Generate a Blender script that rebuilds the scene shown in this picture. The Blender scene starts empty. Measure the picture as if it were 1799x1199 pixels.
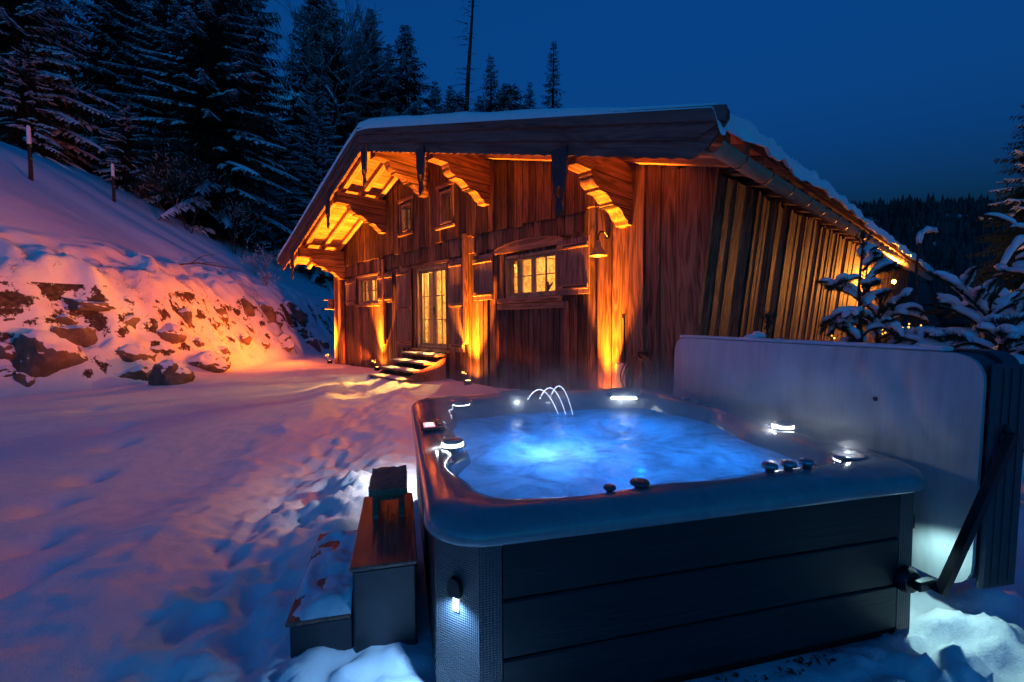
import bpy, bmesh, math, random
import numpy as np
from mathutils import Vector, Matrix, noise as mnoise

random.seed(7)
SC = bpy.context.scene
COL = SC.collection
R = math.radians

# ------------------------------------------------------------------ camera
cam_d = bpy.data.cameras.new('camera')
cam_d.sensor_width = 36.0
cam_d.lens = 787 / 1799 * 36.0
cam_d.clip_start = 0.05
cam_d.clip_end = 4000
cam = bpy.data.objects.new('camera', cam_d)
COL.objects.link(cam)
_p, _r = R(2.47), R(-0.3)
_fw = Vector((0, math.cos(_p), -math.sin(_p)))
_up = Vector((0, math.sin(_p), math.cos(_p)))
_rt = Vector((1, 0, 0))
_r2 = _rt * math.cos(_r) + _up * math.sin(_r)
_u2 = _up * math.cos(_r) - _rt * math.sin(_r)
_m = Matrix((_r2, _u2, -_fw)).transposed().to_4x4()
_m.translation = Vector((0, 0, 1.55))
cam.matrix_world = _m
SC.camera = cam

# ------------------------------------------------------------------ sky (after sunset) and exposure
world = bpy.data.worlds.new('World')
SC.world = world
world.use_nodes = True
wn = world.node_tree
wn.nodes.clear()
wo = wn.nodes.new('ShaderNodeOutputWorld')
wb = wn.nodes.new('ShaderNodeBackground')
ws = wn.nodes.new('ShaderNodeTexSky')
ws.sky_type = 'NISHITA'
ws.sun_disc = False
ws.sun_elevation = R(-3.3)
ws.sun_rotation = R(200)
ws.altitude = 900
ws.air_density = 1.0
ws.dust_density = 0.2
ws.ozone_density = 4.0
wt = wn.nodes.new('ShaderNodeMix')
wt.data_type = 'RGBA'
wt.blend_type = 'MULTIPLY'
wt.inputs[0].default_value = 1.0
wt.inputs[7].default_value = (0.24, 5.9, 4.95, 1)      # the blue cast of the evening white balance
wn.links.new(ws.outputs[0], wt.inputs[6])
wn.links.new(wt.outputs[2], wb.inputs[0])
wb.inputs[1].default_value = 1.0
wn.links.new(wb.outputs[0], wo.inputs[0])

SC.view_settings.view_transform = 'Standard'
SC.view_settings.look = 'None'
SC.view_settings.exposure = 0.0
SC.view_settings.gamma = 1.0
SC.cycles.max_bounces = 8
SC.cycles.diffuse_bounces = 4
SC.cycles.glossy_bounces = 3
SC.cycles.transmission_bounces = 6
SC.cycles.transparent_max_bounces = 12
SC.cycles.sample_clamp_indirect = 4.0
SC.cycles.use_denoising = True
SC.cycles.blur_glossy = 0.5
SC.cycles.volume_step_rate = 2.0
SC.cycles.volume_max_steps = 64
SC.cycles.volume_bounces = 0
SC.cycles.caustics_reflective = False
SC.cycles.caustics_refractive = False

# ------------------------------------------------------------------ helpers
class MB:
    """collects shapes for ONE mesh object"""
    def __init__(self):
        self.v = []; self.f = []; self.m = []
    def add(self, vs, fs, m=0):
        o = len(self.v)
        self.v += [tuple(p) for p in vs]
        for f in fs:
            self.f.append(tuple(i + o for i in f)); self.m.append(m)
    def hexa(self, p, m=0):      # p: 4 bottom ccw, 4 top ccw
        self.add(p, [(3, 2, 1, 0), (4, 5, 6, 7), (0, 1, 5, 4), (1, 2, 6, 5), (2, 3, 7, 6), (3, 0, 4, 7)], m)
    def box(self, x0, x1, y0, y1, z0, z1, m=0):
        self.hexa([(x0, y0, z0), (x1, y0, z0), (x1, y1, z0), (x0, y1, z0),
                   (x0, y0, z1), (x1, y0, z1), (x1, y1, z1), (x0, y1, z1)], m)
    def cbox(self, x0, x1, y0, y1, z0, z1, c=0.01, m=0):   # box with its long edges taken off
        x0, x1 = min(x0, x1), max(x0, x1); y0, y1 = min(y0, y1), max(y0, y1); z0, z1 = min(z0, z1), max(z0, z1)
        bm = bmesh.new()
        r = bmesh.ops.create_cube(bm, size=1)
        for v in bm.verts:
            v.co = Vector((x0 + (v.co.x + .5) * (x1 - x0), y0 + (v.co.y + .5) * (y1 - y0), z0 + (v.co.z + .5) * (z1 - z0)))
        bmesh.ops.bevel(bm, geom=list(bm.edges), offset=c, segments=1, affect='EDGES')
        bm.verts.index_update()
        self.add([v.co[:] for v in bm.verts], [[v.index for v in f.verts] for f in bm.faces], m)
        bm.free()
    def prism(self, poly, fn, a, b, m=0):
        """poly: 2-D points, fn(u, v, w) -> xyz, extruded w from a to b"""
        n = len(poly)
        vs = [fn(u, v, a) for u, v in poly] + [fn(u, v, b) for u, v in poly]
        fs = [tuple(range(n - 1, -1, -1)), tuple(range(n, 2 * n))]
        fs += [(i, (i + 1) % n, n + (i + 1) % n, n + i) for i in range(n)]
        self.add(vs, fs, m)
    def tube(self, pts, rad, n=6, m=0, cap=True):
        pts = [Vector(p) for p in pts]
        if not hasattr(rad, '__len__'): rad = [rad] * len(pts)
        vs = []
        prev = None
        for i, p in enumerate(pts):
            d = (pts[min(i + 1, len(pts) - 1)] - pts[max(i - 1, 0)])
            d = d.normalized() if d.length > 1e-9 else Vector((0, 0, 1))
            if prev is None:
                a = Vector((0, 0, 1)) if abs(d.z) < .9 else Vector((1, 0, 0))
                x = d.cross(a).normalized()
            else:
                x = (prev - d * prev.dot(d))
                x = x.normalized() if x.length > 1e-6 else d.orthogonal().normalized()
            prev = x
            y = d.cross(x)
            for k in range(n):
                t = 2 * math.pi * k / n
                vs.append(p + (x * math.cos(t) + y * math.sin(t)) * rad[i])
        fs = []
        for i in range(len(pts) - 1):
            for k in range(n):
                fs.append((i * n + k, i * n + (k + 1) % n, (i + 1) * n + (k + 1) % n, (i + 1) * n + k))
        if cap:
            fs.append(tuple(range(n - 1, -1, -1)))
            fs.append(tuple((len(pts) - 1) * n + k for k in range(n)))
        self.add(vs, fs, m)
    def lathe(self, prof, c=(0, 0, 0), n=20, ax=None, m=0):
        """prof: (r, h) from start to end, turned about ax through c"""
        ax = Vector(ax or (0, 0, 1)).normalized()
        a = Vector((0, 0, 1)) if abs(ax.z) < .9 else Vector((1, 0, 0))
        x = ax.cross(a).normalized(); y = ax.cross(x); c = Vector(c)
        vs = []
        for r, h in prof:
            for k in range(n):
                t = 2 * math.pi * k / n
                vs.append(c + ax * h + (x * math.cos(t) + y * math.sin(t)) * max(r, 1e-4))
        fs = []
        for i in range(len(prof) - 1):
            for k in range(n):
                fs.append((i * n + k, i * n + (k + 1) % n, (i + 1) * n + (k + 1) % n, (i + 1) * n + k))
        fs.append(tuple(range(n - 1, -1, -1)))
        fs.append(tuple((len(prof) - 1) * n + k for k in range(n)))
        self.add(vs, fs, m)
    def build(self, name, mats, parent=None, loc=(0, 0, 0), smooth=False, rel=True, fix=True):
        """one mesh object; its origin is put at loc (vertices are kept where they were given)"""
        me = bpy.data.meshes.new(name)
        L = Vector(loc)
        vs = [(p[0] - L.x, p[1] - L.y, p[2] - L.z) for p in self.v] if rel else self.v
        me.from_pydata(vs, [], self.f)
        if not isinstance(mats, (list, tuple)): mats = [mats]
        for mm in mats:
            if mm: me.materials.append(mm)
        if len(mats) > 1: me.polygons.foreach_set('material_index', self.m)
        if fix and len(self.f) < 60000:
            bm = bmesh.new(); bm.from_mesh(me)
            bmesh.ops.recalc_face_normals(bm, faces=bm.faces)
            bm.to_mesh(me); bm.free()
        if smooth: me.polygons.foreach_set('use_smooth', [True] * len(me.polygons))
        me.update()
        o = bpy.data.objects.new(name, me)
        COL.objects.link(o)
        o.location = loc
        if parent: o.parent = parent
        return o

def sharp(o, ang=35):
    """smooth shading that keeps edges sharper than ang"""
    me = o.data
    bm = bmesh.new(); bm.from_mesh(me)
    for e in bm.edges:
        e.smooth = not (len(e.link_faces) == 2 and e.calc_face_angle(0) > R(ang))
    for f in bm.faces: f.smooth = True
    bm.to_mesh(me); bm.free()
    return o

def tag(o, label, cat, group=None, kind=None):
    if label: o['label'] = label
    if cat: o['category'] = cat
    if group: o['group'] = group
    if kind: o['kind'] = kind
    return o

def thing(name, label, cat, loc=(0, 0, 0), rz=0, group=None):
    o = bpy.data.objects.new(name, None)
    o.empty_display_size = 0.1
    COL.objects.link(o)
    o.location = loc; o.rotation_euler = (0, 0, rz)
    return tag(o, label, cat, group)

def lamp(name, kind, loc, energy, color, parent=None, radius=0.03, direction=None, size=60, blend=.8):
    d = bpy.data.lights.new(name, kind)
    d.energy = energy; d.color = color
    if kind in ('POINT', 'SPOT'): d.shadow_soft_size = radius
    if kind == 'SPOT': d.spot_size = R(size); d.spot_blend = blend
    if kind == 'AREA': d.shape = 'DISK'; d.size = radius * 2
    o = bpy.data.objects.new(name, d)
    COL.objects.link(o)
    o.location = loc
    if direction is not None:
        o.rotation_euler = Vector(direction).to_track_quat('-Z', 'Y').to_euler()
    if parent: o.parent = parent
    return o

# ------------------------------------------------------------------ materials
def newmat(name):
    m = bpy.data.materials.new(name); m.use_nodes = True
    nt = m.node_tree
    b = nt.nodes['Principled BSDF']
    return m, nt, b
def nd(nt, t, **kw):
    n = nt.nodes.new(t)
    for k, v in kw.items():
        if k.startswith('_'): setattr(n, k[1:], v)
        else:
            key = int(k[1:]) if k[0] == 'i' and k[1:].isdigit() else k.replace('_', ' ')
            n.inputs[key].default_value = v
    return n
def ramp(nt, src, stops):
    r = nt.nodes.new('ShaderNodeValToRGB')
    el = r.color_ramp.elements
    while len(el) < len(stops): el.new(0.5)
    for e, (p, c) in zip(el, stops):
        e.position = p; e.color = (*c, 1) if len(c) == 3 else c
    nt.links.new(src, r.inputs[0])
    return r
def bump(nt, b, h, strength, dist=0.01):
    bn = nd(nt, 'ShaderNodeBump', Strength=strength, Distance=dist)
    nt.links.new(h, bn.inputs['Height']); nt.links.new(bn.outputs[0], b.inputs['Normal'])
    return bn
def objcoord(nt, scale, rnd=True):
    tc = nd(nt, 'ShaderNodeTexCoord')
    src = tc.outputs['Object']
    if rnd:
        oi = nd(nt, 'ShaderNodeObjectInfo')
        mu = nd(nt, 'ShaderNodeMath', _operation='MULTIPLY', i1=57.0)
        nt.links.new(oi.outputs['Random'], mu.inputs[0])
        ad = nd(nt, 'ShaderNodeVectorMath', _operation='ADD')
        nt.links.new(src, ad.inputs[0]); nt.links.new(mu.outputs[0], ad.inputs[1])
        src = ad.outputs[0]
    mp = nd(nt, 'ShaderNodeMapping')
    mp.inputs['Scale'].default_value = scale
    nt.links.new(src, mp.inputs[0])
    return mp.outputs[0]

def wood(name, dark, light, axis='z', rough=.72, bmp=.5, vary=.35, grey=None, spec=.25, gs=1.0):
    m, nt, b = newmat(name)
    k = 'xyz'.index(axis)
    s = [22.0 * gs] * 3; s[k] = 0.9 * gs
    co = objcoord(nt, s)
    n1 = nd(nt, 'ShaderNodeTexNoise', Scale=1.0, Detail=7.0, Roughness=.62, Distortion=.4)
    nt.links.new(co, n1.inputs['Vector'])
    s2 = [7.0 * gs] * 3; s2[k] = 0.55 * gs
    co2 = objcoord(nt, s2)
    w = nd(nt, 'ShaderNodeTexNoise', Scale=1.0, Detail=2.0, Roughness=.5, Distortion=1.2)
    nt.links.new(co2, w.inputs['Vector'])
    rings = nd(nt, 'ShaderNodeMath', _operation='MULTIPLY', i1=34.0)
    nt.links.new(w.outputs[0], rings.inputs[0])
    sn = nd(nt, 'ShaderNodeMath', _operation='SINE'); nt.links.new(rings.outputs[0], sn.inputs[0])
    mx = nd(nt, 'ShaderNodeMath', _operation='MULTIPLY_ADD', i1=.13); nt.links.new(sn.outputs[0], mx.inputs[0]); nt.links.new(n1.outputs[0], mx.inputs[2])
    s3 = [2.2] * 3; s3[k] = .7
    n3 = nd(nt, 'ShaderNodeTexNoise', Scale=1.0, Detail=3.0); nt.links.new(objcoord(nt, s3), n3.inputs['Vector'])
    mx2 = nd(nt, 'ShaderNodeMath', _operation='MULTIPLY_ADD', i1=.5); nt.links.new(n3.outputs[0], mx2.inputs[0]); nt.links.new(mx.outputs[0], mx2.inputs[2])
    cr = ramp(nt, mx2.outputs[0], [(.42, [c * .45 for c in dark]), (.58, dark), (.88, light), (1.0, [min(1, c * 1.15) for c in light])])
    oi = nd(nt, 'ShaderNodeObjectInfo')
    hv = nd(nt, 'ShaderNodeHueSaturation')
    mr = nd(nt, 'ShaderNodeMapRange'); mr.inputs['To Min'].default_value = 1 - vary; mr.inputs['To Max'].default_value = 1 + vary
    nt.links.new(oi.outputs['Random'], mr.inputs[0]); nt.links.new(mr.outputs[0], hv.inputs['Value'])
    nt.links.new(cr.outputs[0], hv.inputs['Color'])
    src = hv.outputs[0]
    if grey:
        n4 = nd(nt, 'ShaderNodeTexNoise', Scale=1.0, Detail=4.0); nt.links.new(objcoord(nt, [3.0 if i != k else .5 for i in range(3)]), n4.inputs['Vector'])
        gr = ramp(nt, n4.outputs[0], [(.45, (0, 0, 0)), (.7, (1, 1, 1))])
        mxc = nd(nt, 'ShaderNodeMix', _data_type='RGBA'); mxc.inputs[7].default_value = (*grey, 1)
        fm = nd(nt, 'ShaderNodeMath', _operation='MULTIPLY', i1=.55); nt.links.new(gr.outputs[0], fm.inputs[0]); nt.links.new(fm.outputs[0], mxc.inputs[0])
        nt.links.new(src, mxc.inputs[6]); src = mxc.outputs[2]
    nt.links.new(src, b.inputs['Base Color'])
    b.inputs['Roughness'].default_value = rough
    b.inputs['Specular IOR Level'].default_value = spec
    bump(nt, b, mx.outputs[0], bmp, .012)
    return m

def plain(name, col, rough=.5, metal=0, spec=.5, nscale=0, namp=.2, bmp=0, coat=0):
    m, nt, b = newmat(name)
    b.inputs['Base Color'].default_value = (*col, 1)
    b.inputs['Roughness'].default_value = rough
    b.inputs['Metallic'].default_value = metal
    b.inputs['Specular IOR Level'].default_value = spec
    b.inputs['Coat Weight'].default_value = coat
    b.inputs['Coat Roughness'].default_value = .08
    if nscale:
        n = nd(nt, 'ShaderNodeTexNoise', Scale=nscale, Detail=5.0, Roughness=.6)
        nt.links.new(objcoord(nt, (1, 1, 1)), n.inputs['Vector'])
        c = ramp(nt, n.outputs[0], [(.3, [x * (1 - namp) for x in col]), (.7, [min(1, x * (1 + namp)) for x in col])])
        nt.links.new(c.outputs[0], b.inputs['Base Color'])
        if bmp: bump(nt, b, n.outputs[0], bmp, .01)
    return m

def emit(name, col, strength):
    m, nt, b = newmat(name)
    b.inputs['Base Color'].default_value = (*col, 1)
    b.inputs['Emission Color'].default_value = (*col, 1)
    b.inputs['Emission Strength'].default_value = strength
    return m

def snowmat(name, col=(.80, .81, .83), fine=1.0):
    m, nt, b = newmat(name)
    tc = nd(nt, 'ShaderNodeTexCoord')
    n1 = nd(nt, 'ShaderNodeTexNoise', Scale=9.0, Detail=6.0, Roughness=.65)
    n2 = nd(nt, 'ShaderNodeTexNoise', Scale=95.0, Detail=4.0, Roughness=.7)
    nt.links.new(tc.outputs['Object'], n1.inputs['Vector']); nt.links.new(tc.outputs['Object'], n2.inputs['Vector'])
    ad = nd(nt, 'ShaderNodeMath', _operation='MULTIPLY_ADD', i1=.30); nt.links.new(n2.outputs[0], ad.inputs[0]); nt.links.new(n1.outputs[0], ad.inputs[2])
    c = ramp(nt, n1.outputs[0], [(.3, [x * .93 for x in col]), (.7, col)])
    nt.links.new(c.outputs[0], b.inputs['Base Color'])
    b.inputs['Roughness'].default_value = .75
    b.inputs['Specular IOR Level'].default_value = .2
    bump(nt, b, ad.outputs[0], .42 * fine, .03)
    return m

M = {}
M['plank'] = wood('front_planks', (.038, .020, .012), (.145, .080, .047), 'z', vary=.65, grey=(.13, .10, .085))
M['plank_up'] = wood('gable_planks', (.032, .016, .010), (.105, .055, .032), 'z', vary=.55)
M['plank_side'] = wood('weathered_side_planks', (.045, .024, .013), (.18, .10, .052), 'z', vary=.45, bmp=.7)
M['plank_dark'] = wood('dark_barn_door_planks', (.035, .022, .02), (.09, .055, .045), 'z', vary=.3)
M['corner'] = wood('corner_boards', (.075, .036, .02), (.21, .112, .064), 'z', vary=.25, gs=.8)
M['beam'] = wood('carved_beams_depthwise', (.085, .042, .023), (.21, .112, .062), 'y', vary=.15, gs=.7)
M['barge'] = wood('verge_boards', (.075, .042, .034), (.13, .082, .066), 'x', vary=.1, gs=.8, grey=(.10, .08, .08), bmp=.3)
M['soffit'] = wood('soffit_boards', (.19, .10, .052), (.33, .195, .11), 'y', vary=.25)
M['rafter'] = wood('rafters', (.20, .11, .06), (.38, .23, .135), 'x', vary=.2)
M['dark'] = plain('black_gap', (.012, .010, .009), .9, spec=.1)
M['shut'] = wood('shutter_boards', (.08, .045, .034), (.18, .11, .085), 'z', vary=.3, grey=(.17, .14, .135))
M['batten'] = wood('shutter_battens', (.13, .07, .04), (.28, .16, .095), 'x', vary=.2)
M['pendant'] = plain('blackened_carved_boards', (.020, .020, .024), .6, nscale=9, namp=.4, bmp=.3)
M['frame'] = wood('window_frame_larch', (.24, .14, .075), (.42, .27, .15), 'z', vary=.1, gs=1.2, bmp=.2)
M['inside'] = wood('interior_panelling', (.30, .17, .085), (.55, .36, .20), 'x', vary=.2, bmp=.1, gs=.35)
M['tread'] = wood('step_treads', (.14, .08, .05), (.28, .17, .11), 'x', vary=.2)
M['snow'] = snowmat('snow')
M['snow_f'] = snowmat('snow_on_branches', (.78, .80, .84), .6)
M['gutter'] = plain('brown_metal_gutter', (.26, .155, .085), .5, metal=0, nscale=6, namp=.2, bmp=.05)
M['black'] = plain('black_metal', (.02, .021, .024), .4, metal=.6, nscale=25, namp=.3)
M['bark'] = plain('dark_bark', (.05, .038, .03), .9, spec=.1, nscale=18, namp=.5, bmp=.8)
M['twig'] = plain('thin_branches', (.07, .045, .035), .85, spec=.1, nscale=9, namp=.4)
M['frost'] = plain('frosted_branches', (.12, .11, .11), .85, spec=.1, nscale=5, namp=.5)
M['needle'] = plain('spruce_needles', (.018, .035, .022), .7, spec=.2, nscale=.9, namp=.5)
M['needle2'] = plain('pine_needles', (.035, .05, .028), .6, spec=.3, nscale=6, namp=.5)
M['lens'] = emit('spotlight_lens', (1.0, .55, .16), 25)
M['fairy'] = emit('fairy_light_glow', (1.0, .46, .05), 3.5)
M['bulb'] = emit('warm_bulb', (1.0, .68, .22), 18)
M['shade_glow'] = emit('lit_lamp_shade', (1.0, .72, .22), 3.0)
M['led'] = emit('cool_white_led', (.82, .93, 1.0), 16)
M['led_strip'] = emit('corner_strip_glow', (.55, .85, 1.0), 3.0)
M['led_soft'] = emit('lit_water_jets', (.72, .80, 1.0), 1.8); M['led_soft'].node_tree.nodes['Principled BSDF'].inputs['Alpha'].default_value = .6

def glass():
    m = bpy.data.materials.new('window_glass'); m.use_nodes = True
    nt = m.node_tree; nt.nodes.clear()
    o = nd(nt, 'ShaderNodeOutputMaterial'); t = nd(nt, 'ShaderNodeBsdfTransparent'); g = nd(nt, 'ShaderNodeBsdfGlossy', Roughness=.03)
    t.inputs[0].default_value = (.93, .92, .88, 1)
    f = nd(nt, 'ShaderNodeFresnel', IOR=1.5); x = nd(nt, 'ShaderNodeMixShader')
    ge = nd(nt, 'ShaderNodeNewGeometry'); iv = nd(nt, 'ShaderNodeMath', _operation='SUBTRACT', i0=1.0); nt.links.new(ge.outputs['Backfacing'], iv.inputs[1])
    mu = nd(nt, 'ShaderNodeMath', _operation='MULTIPLY'); nt.links.new(f.outputs[0], mu.inputs[0]); nt.links.new(iv.outputs[0], mu.inputs[1])
    nt.links.new(mu.outputs[0], x.inputs[0]); nt.links.new(t.outputs[0], x.inputs[1]); nt.links.new(g.outputs[0], x.inputs[2]); nt.links.new(x.outputs[0], o.inputs[0])
    return m
M['glass'] = glass()

def rockmat():
    m, nt, b = newmat('brown_rock')
    tc = nd(nt, 'ShaderNodeTexCoord')
    n1 = nd(nt, 'ShaderNodeTexNoise', Scale=3.0, Detail=8.0, Roughness=.65); nt.links.new(tc.outputs['Object'], n1.inputs['Vector'])
    c = ramp(nt, n1.outputs[0], [(.3, (.07, .05, .038)), (.55, (.16, .118, .088)), (.75, (.25, .19, .15))])
    ge = nd(nt, 'ShaderNodeNewGeometry'); sx = nd(nt, 'ShaderNodeSeparateXYZ'); nt.links.new(ge.outputs['Normal'], sx.inputs[0])
    n2 = nd(nt, 'ShaderNodeTexNoise', Scale=5.0, Detail=4.0); nt.links.new(tc.outputs['Object'], n2.inputs['Vector'])
    ad = nd(nt, 'ShaderNodeMath', _operation='MULTIPLY_ADD', i1=.5); nt.links.new(n2.outputs[0], ad.inputs[0]); nt.links.new(sx.outputs[2], ad.inputs[2])
    sn = ramp(nt, ad.outputs[0], [(.68, (0, 0, 0)), (.74, (1, 1, 1))])      # snow lying on the flat tops
    mx = nd(nt, 'ShaderNodeMix', _data_type='RGBA'); mx.inputs[7].default_value = (.78, .79, .82, 1)
    nt.links.new(sn.outputs[0], mx.inputs[0]); nt.links.new(c.outputs[0], mx.inputs[6]); nt.links.new(mx.outputs[2], b.inputs['Base Color'])
    b.inputs['Roughness'].default_value = .85
    b.inputs['Specular IOR Level'].default_value = .2
    bump(nt, b, n1.outputs[0], .8, .05)
    return m
M['rock'] = rockmat()

def groundmat():
    m = snowmat('ground_snow'); nt = m.node_tree; b = nt.nodes['Principled BSDF']
    src = b.inputs['Base Color'].links[0].from_socket
    tc = nd(nt, 'ShaderNodeTexCoord'); ge = nd(nt, 'ShaderNodeNewGeometry')
    sx = nd(nt, 'ShaderNodeSeparateXYZ'); nt.links.new(ge.outputs['Normal'], sx.inputs[0])
    sp = nd(nt, 'ShaderNodeSeparateXYZ'); nt.links.new(tc.outputs['Object'], sp.inputs[0])
    n = nd(nt, 'ShaderNodeTexNoise', Scale=3.2, Detail=6.0, Roughness=.7); nt.links.new(tc.outputs['Object'], n.inputs['Vector'])
    a = nd(nt, 'ShaderNodeMath', _operation='MULTIPLY_ADD', i1=.9); nt.links.new(n.outputs[0], a.inputs[0]); nt.links.new(sx.outputs[2], a.inputs[2])
    r = ramp(nt, a.outputs[0], [(.845, (1, 1, 1)), (.88, (0, 0, 0))])
    lt = nd(nt, 'ShaderNodeMath', _operation='LESS_THAN', i1=-7.4); nt.links.new(sp.outputs[0], lt.inputs[0])
    l2 = nd(nt, 'ShaderNodeMath', _operation='LESS_THAN', i1=2.5); nt.links.new(sp.outputs[2], l2.inputs[0])
    l3 = nd(nt, 'ShaderNodeMath', _operation='MULTIPLY'); nt.links.new(lt.outputs[0], l3.inputs[0]); nt.links.new(l2.outputs[0], l3.inputs[1])
    mu = nd(nt, 'ShaderNodeMath', _operation='MULTIPLY'); nt.links.new(r.outputs[0], mu.inputs[0]); nt.links.new(l3.outputs[0], mu.inputs[1])
    n2 = nd(nt, 'ShaderNodeTexNoise', Scale=11.0, Detail=5.0); nt.links.new(tc.outputs['Object'], n2.inputs['Vector'])
    c = ramp(nt, n2.outputs[0], [(.3, (.035, .025, .018)), (.6, (.095, .066, .045)), (.8, (.17, .12, .085))])
    mx = nd(nt, 'ShaderNodeMix', _data_type='RGBA'); nt.links.new(mu.outputs[0], mx.inputs[0]); nt.links.new(src, mx.inputs[6]); nt.links.new(c.outputs[0], mx.inputs[7])
    nt.links.new(mx.outputs[2], b.inputs['Base Color'])
    return m
M['ground'] = groundmat()
# ------------------------------------------------------------------ terrain
def _hash(ix, iy, seed):
    h = (ix.astype(np.int64) * 374761393 + iy.astype(np.int64) * 668265263 + seed * 1442695041) & 0xffffffff
    h = ((h ^ (h >> 13)) * 1274126177) & 0xffffffff
    return ((h ^ (h >> 16)) & 0xffffff) / float(0xffffff)
def vn(x, y, seed=0):
    x = np.asarray(x, float); y = np.asarray(y, float)
    ix = np.floor(x); iy = np.floor(y); fx = x - ix; fy = y - iy
    fx = fx * fx * fx * (fx * (fx * 6 - 15) + 10); fy = fy * fy * fy * (fy * (fy * 6 - 15) + 10)
    a = _hash(ix, iy, seed); b = _hash(ix + 1, iy, seed); c = _hash(ix, iy + 1, seed); d = _hash(ix + 1, iy + 1, seed)
    return (a * (1 - fx) + b * fx) * (1 - fy) + (c * (1 - fx) + d * fx) * fy
def fbm(x, y, o=4, seed=0, g=.5):
    s = 0; a = 1; t = 0
    for i in range(o):
        ang = 0.7 * i
        xr = x * math.cos(ang) - y * math.sin(ang); yr = x * math.sin(ang) + y * math.cos(ang)
        s = s + a * (vn(xr, yr, seed + i * 17) * 2 - 1); t += a; a *= g; x = x * 2.03; y = y * 2.03
    return s / t
def billow(x, y, o=4, seed=0, g=.55):
    s = 0; a = 1; t = 0
    for i in range(o):
        ang = 0.9 * i + .3
        xr = x * math.cos(ang) - y * math.sin(ang); yr = x * math.sin(ang) + y * math.cos(ang)
        s = s + a * (1 - np.abs(vn(xr, yr, seed + i * 31) * 2 - 1) * 2); t += a; a *= g; x = x * 2.1; y = y * 2.1
    return s / t
def sm(e0, e1, x):
    t = np.clip((x - e0) / (e1 - e0), 0, 1); return t * t * (3 - 2 * t)
def gauss(x, y, cx, cy, rx, ry=None):
    ry = ry or rx; return np.exp(-((x - cx) / rx) ** 2 - ((y - cy) / ry) ** 2)
def seg_dist(x, y, pts):
    d = np.full(np.shape(x), 1e9)
    for (ax, ay), (bx, by) in zip(pts[:-1], pts[1:]):
        vx, vy = bx - ax, by - ay
        t = np.clip(((x - ax) * vx + (y - ay) * vy) / (vx * vx + vy * vy), 0, 1)
        d = np.minimum(d, np.hypot(x - ax - t * vx, y - ay - t * vy))
    return d
PATH = [(-3.6, 10.6), (-2.7, 8.0), (-2.25, 5.6), (-2.0, 4.2), (-1.8, 3.2), (-1.55, 2.2), (-1.3, 1.0)]
def ground(x, y):
    x = np.asarray(x, float); y = np.asarray(y, float)
    z = 0.15 * sm(4, 9, y)
    xb = -8.4 - .9 * np.clip(11 - y, 0, 8) - .06 * np.clip(y - 15, 0, 60) + .45 * fbm(y * .45, y * 0 + 3, 2, 5)
    d = xb - x
    near = np.exp(-(x / 30.) ** 2 - ((y - 10) / 25.) ** 2)
    bank = 2.1 * sm(-.15, 2.1, d) ** .85
    hill = .60 * np.clip(d - .9, 0, 11.6) + .12 * np.clip(d - 12.5, 0, 60)
    rough = sm(-.2, .6, d) * (1 - sm(2.4, 4.0, d))
    z = z + bank + hill
    z = z + rough * near * (.42 * billow(x * 1.0, y * 1.0, 5, 9) + .20 * fbm(x * 2.4, y * 2.4, 4, 4))
    # the slope behind the chalet
    z = z + .70 * np.clip(y - 31, 0, 45) * (1 - sm(8, 26, x)) * sm(29, 42, y)
    # far ridge on the right
    far = sm(110, 330, y) * sm(40, 150, x)
    z = z + far * (74 + 14 * fbm(x / 90., y / 90., 3, 21)) + far * 3 * fbm(x / 20., y / 20., 2, 2)
    # drifts
    z = z + near * (.10 * fbm(x / 2.6, y / 2.2, 2, 1) + .016 * fbm(x / .8, y / .8, 2, 2))
    # trodden path and shovelled heaps round the tub
    pd = seg_dist(x, y, PATH) + .12 * fbm(x * 1.7, y * 1.7, 2, 13)
    tr = 1 - sm(.25, .62, pd)
    z = z + tr * (-.06 + .06 * billow(x * 3.6, y * 3.6, 4, 8))
    edge = np.exp(-((pd - .75) / .3) ** 2) * near
    z = z + edge * (.04 + .05 * billow(x * 3, y * 3, 3, 15))
    b3 = -billow(x * 2.6, y * 2.6, 5, 40)
    b7 = -billow(x * 6.3, y * 6.3, 3, 63)
    h1 = gauss(x, y, 2.85, 1.75, .85, .75); z = z + h1 * (.20 + .20 * b3 + .05 * b7)
    h1b = gauss(x, y, 2.0, 1.72, .55, .42); z = z + h1b * (.05 + .14 * b3 + .05 * b7)
    h1c = gauss(x, y, 1.7, 1.2, .9, .4); z = z + h1c * (.04 + .12 * b3 + .04 * b7)
    h2 = gauss(x, y, -.85, 1.5, .7, .5); z = z + h2 * (.11 + .11 * b3 + .03 * b7)
    h3 = gauss(x, y, -1.55, 4.0, .42, .85); z = z + h3 * (.16 + .16 * b3 + .04 * b7)
    h4 = gauss(x, y, 3.2, 4.2, .9, 1.6); z = z + h4 * .15
    h5 = gauss(x, y, -1.2, 2.2, .5, .7); z = z + h5 * (.02 + .05 * b3)
    z = z + near * .012 * fbm(x * 8.5, y * 8.5, 2, 71)
    return z
def gz(x, y): return float(ground(np.array([x]), np.array([y]))[0])

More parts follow.
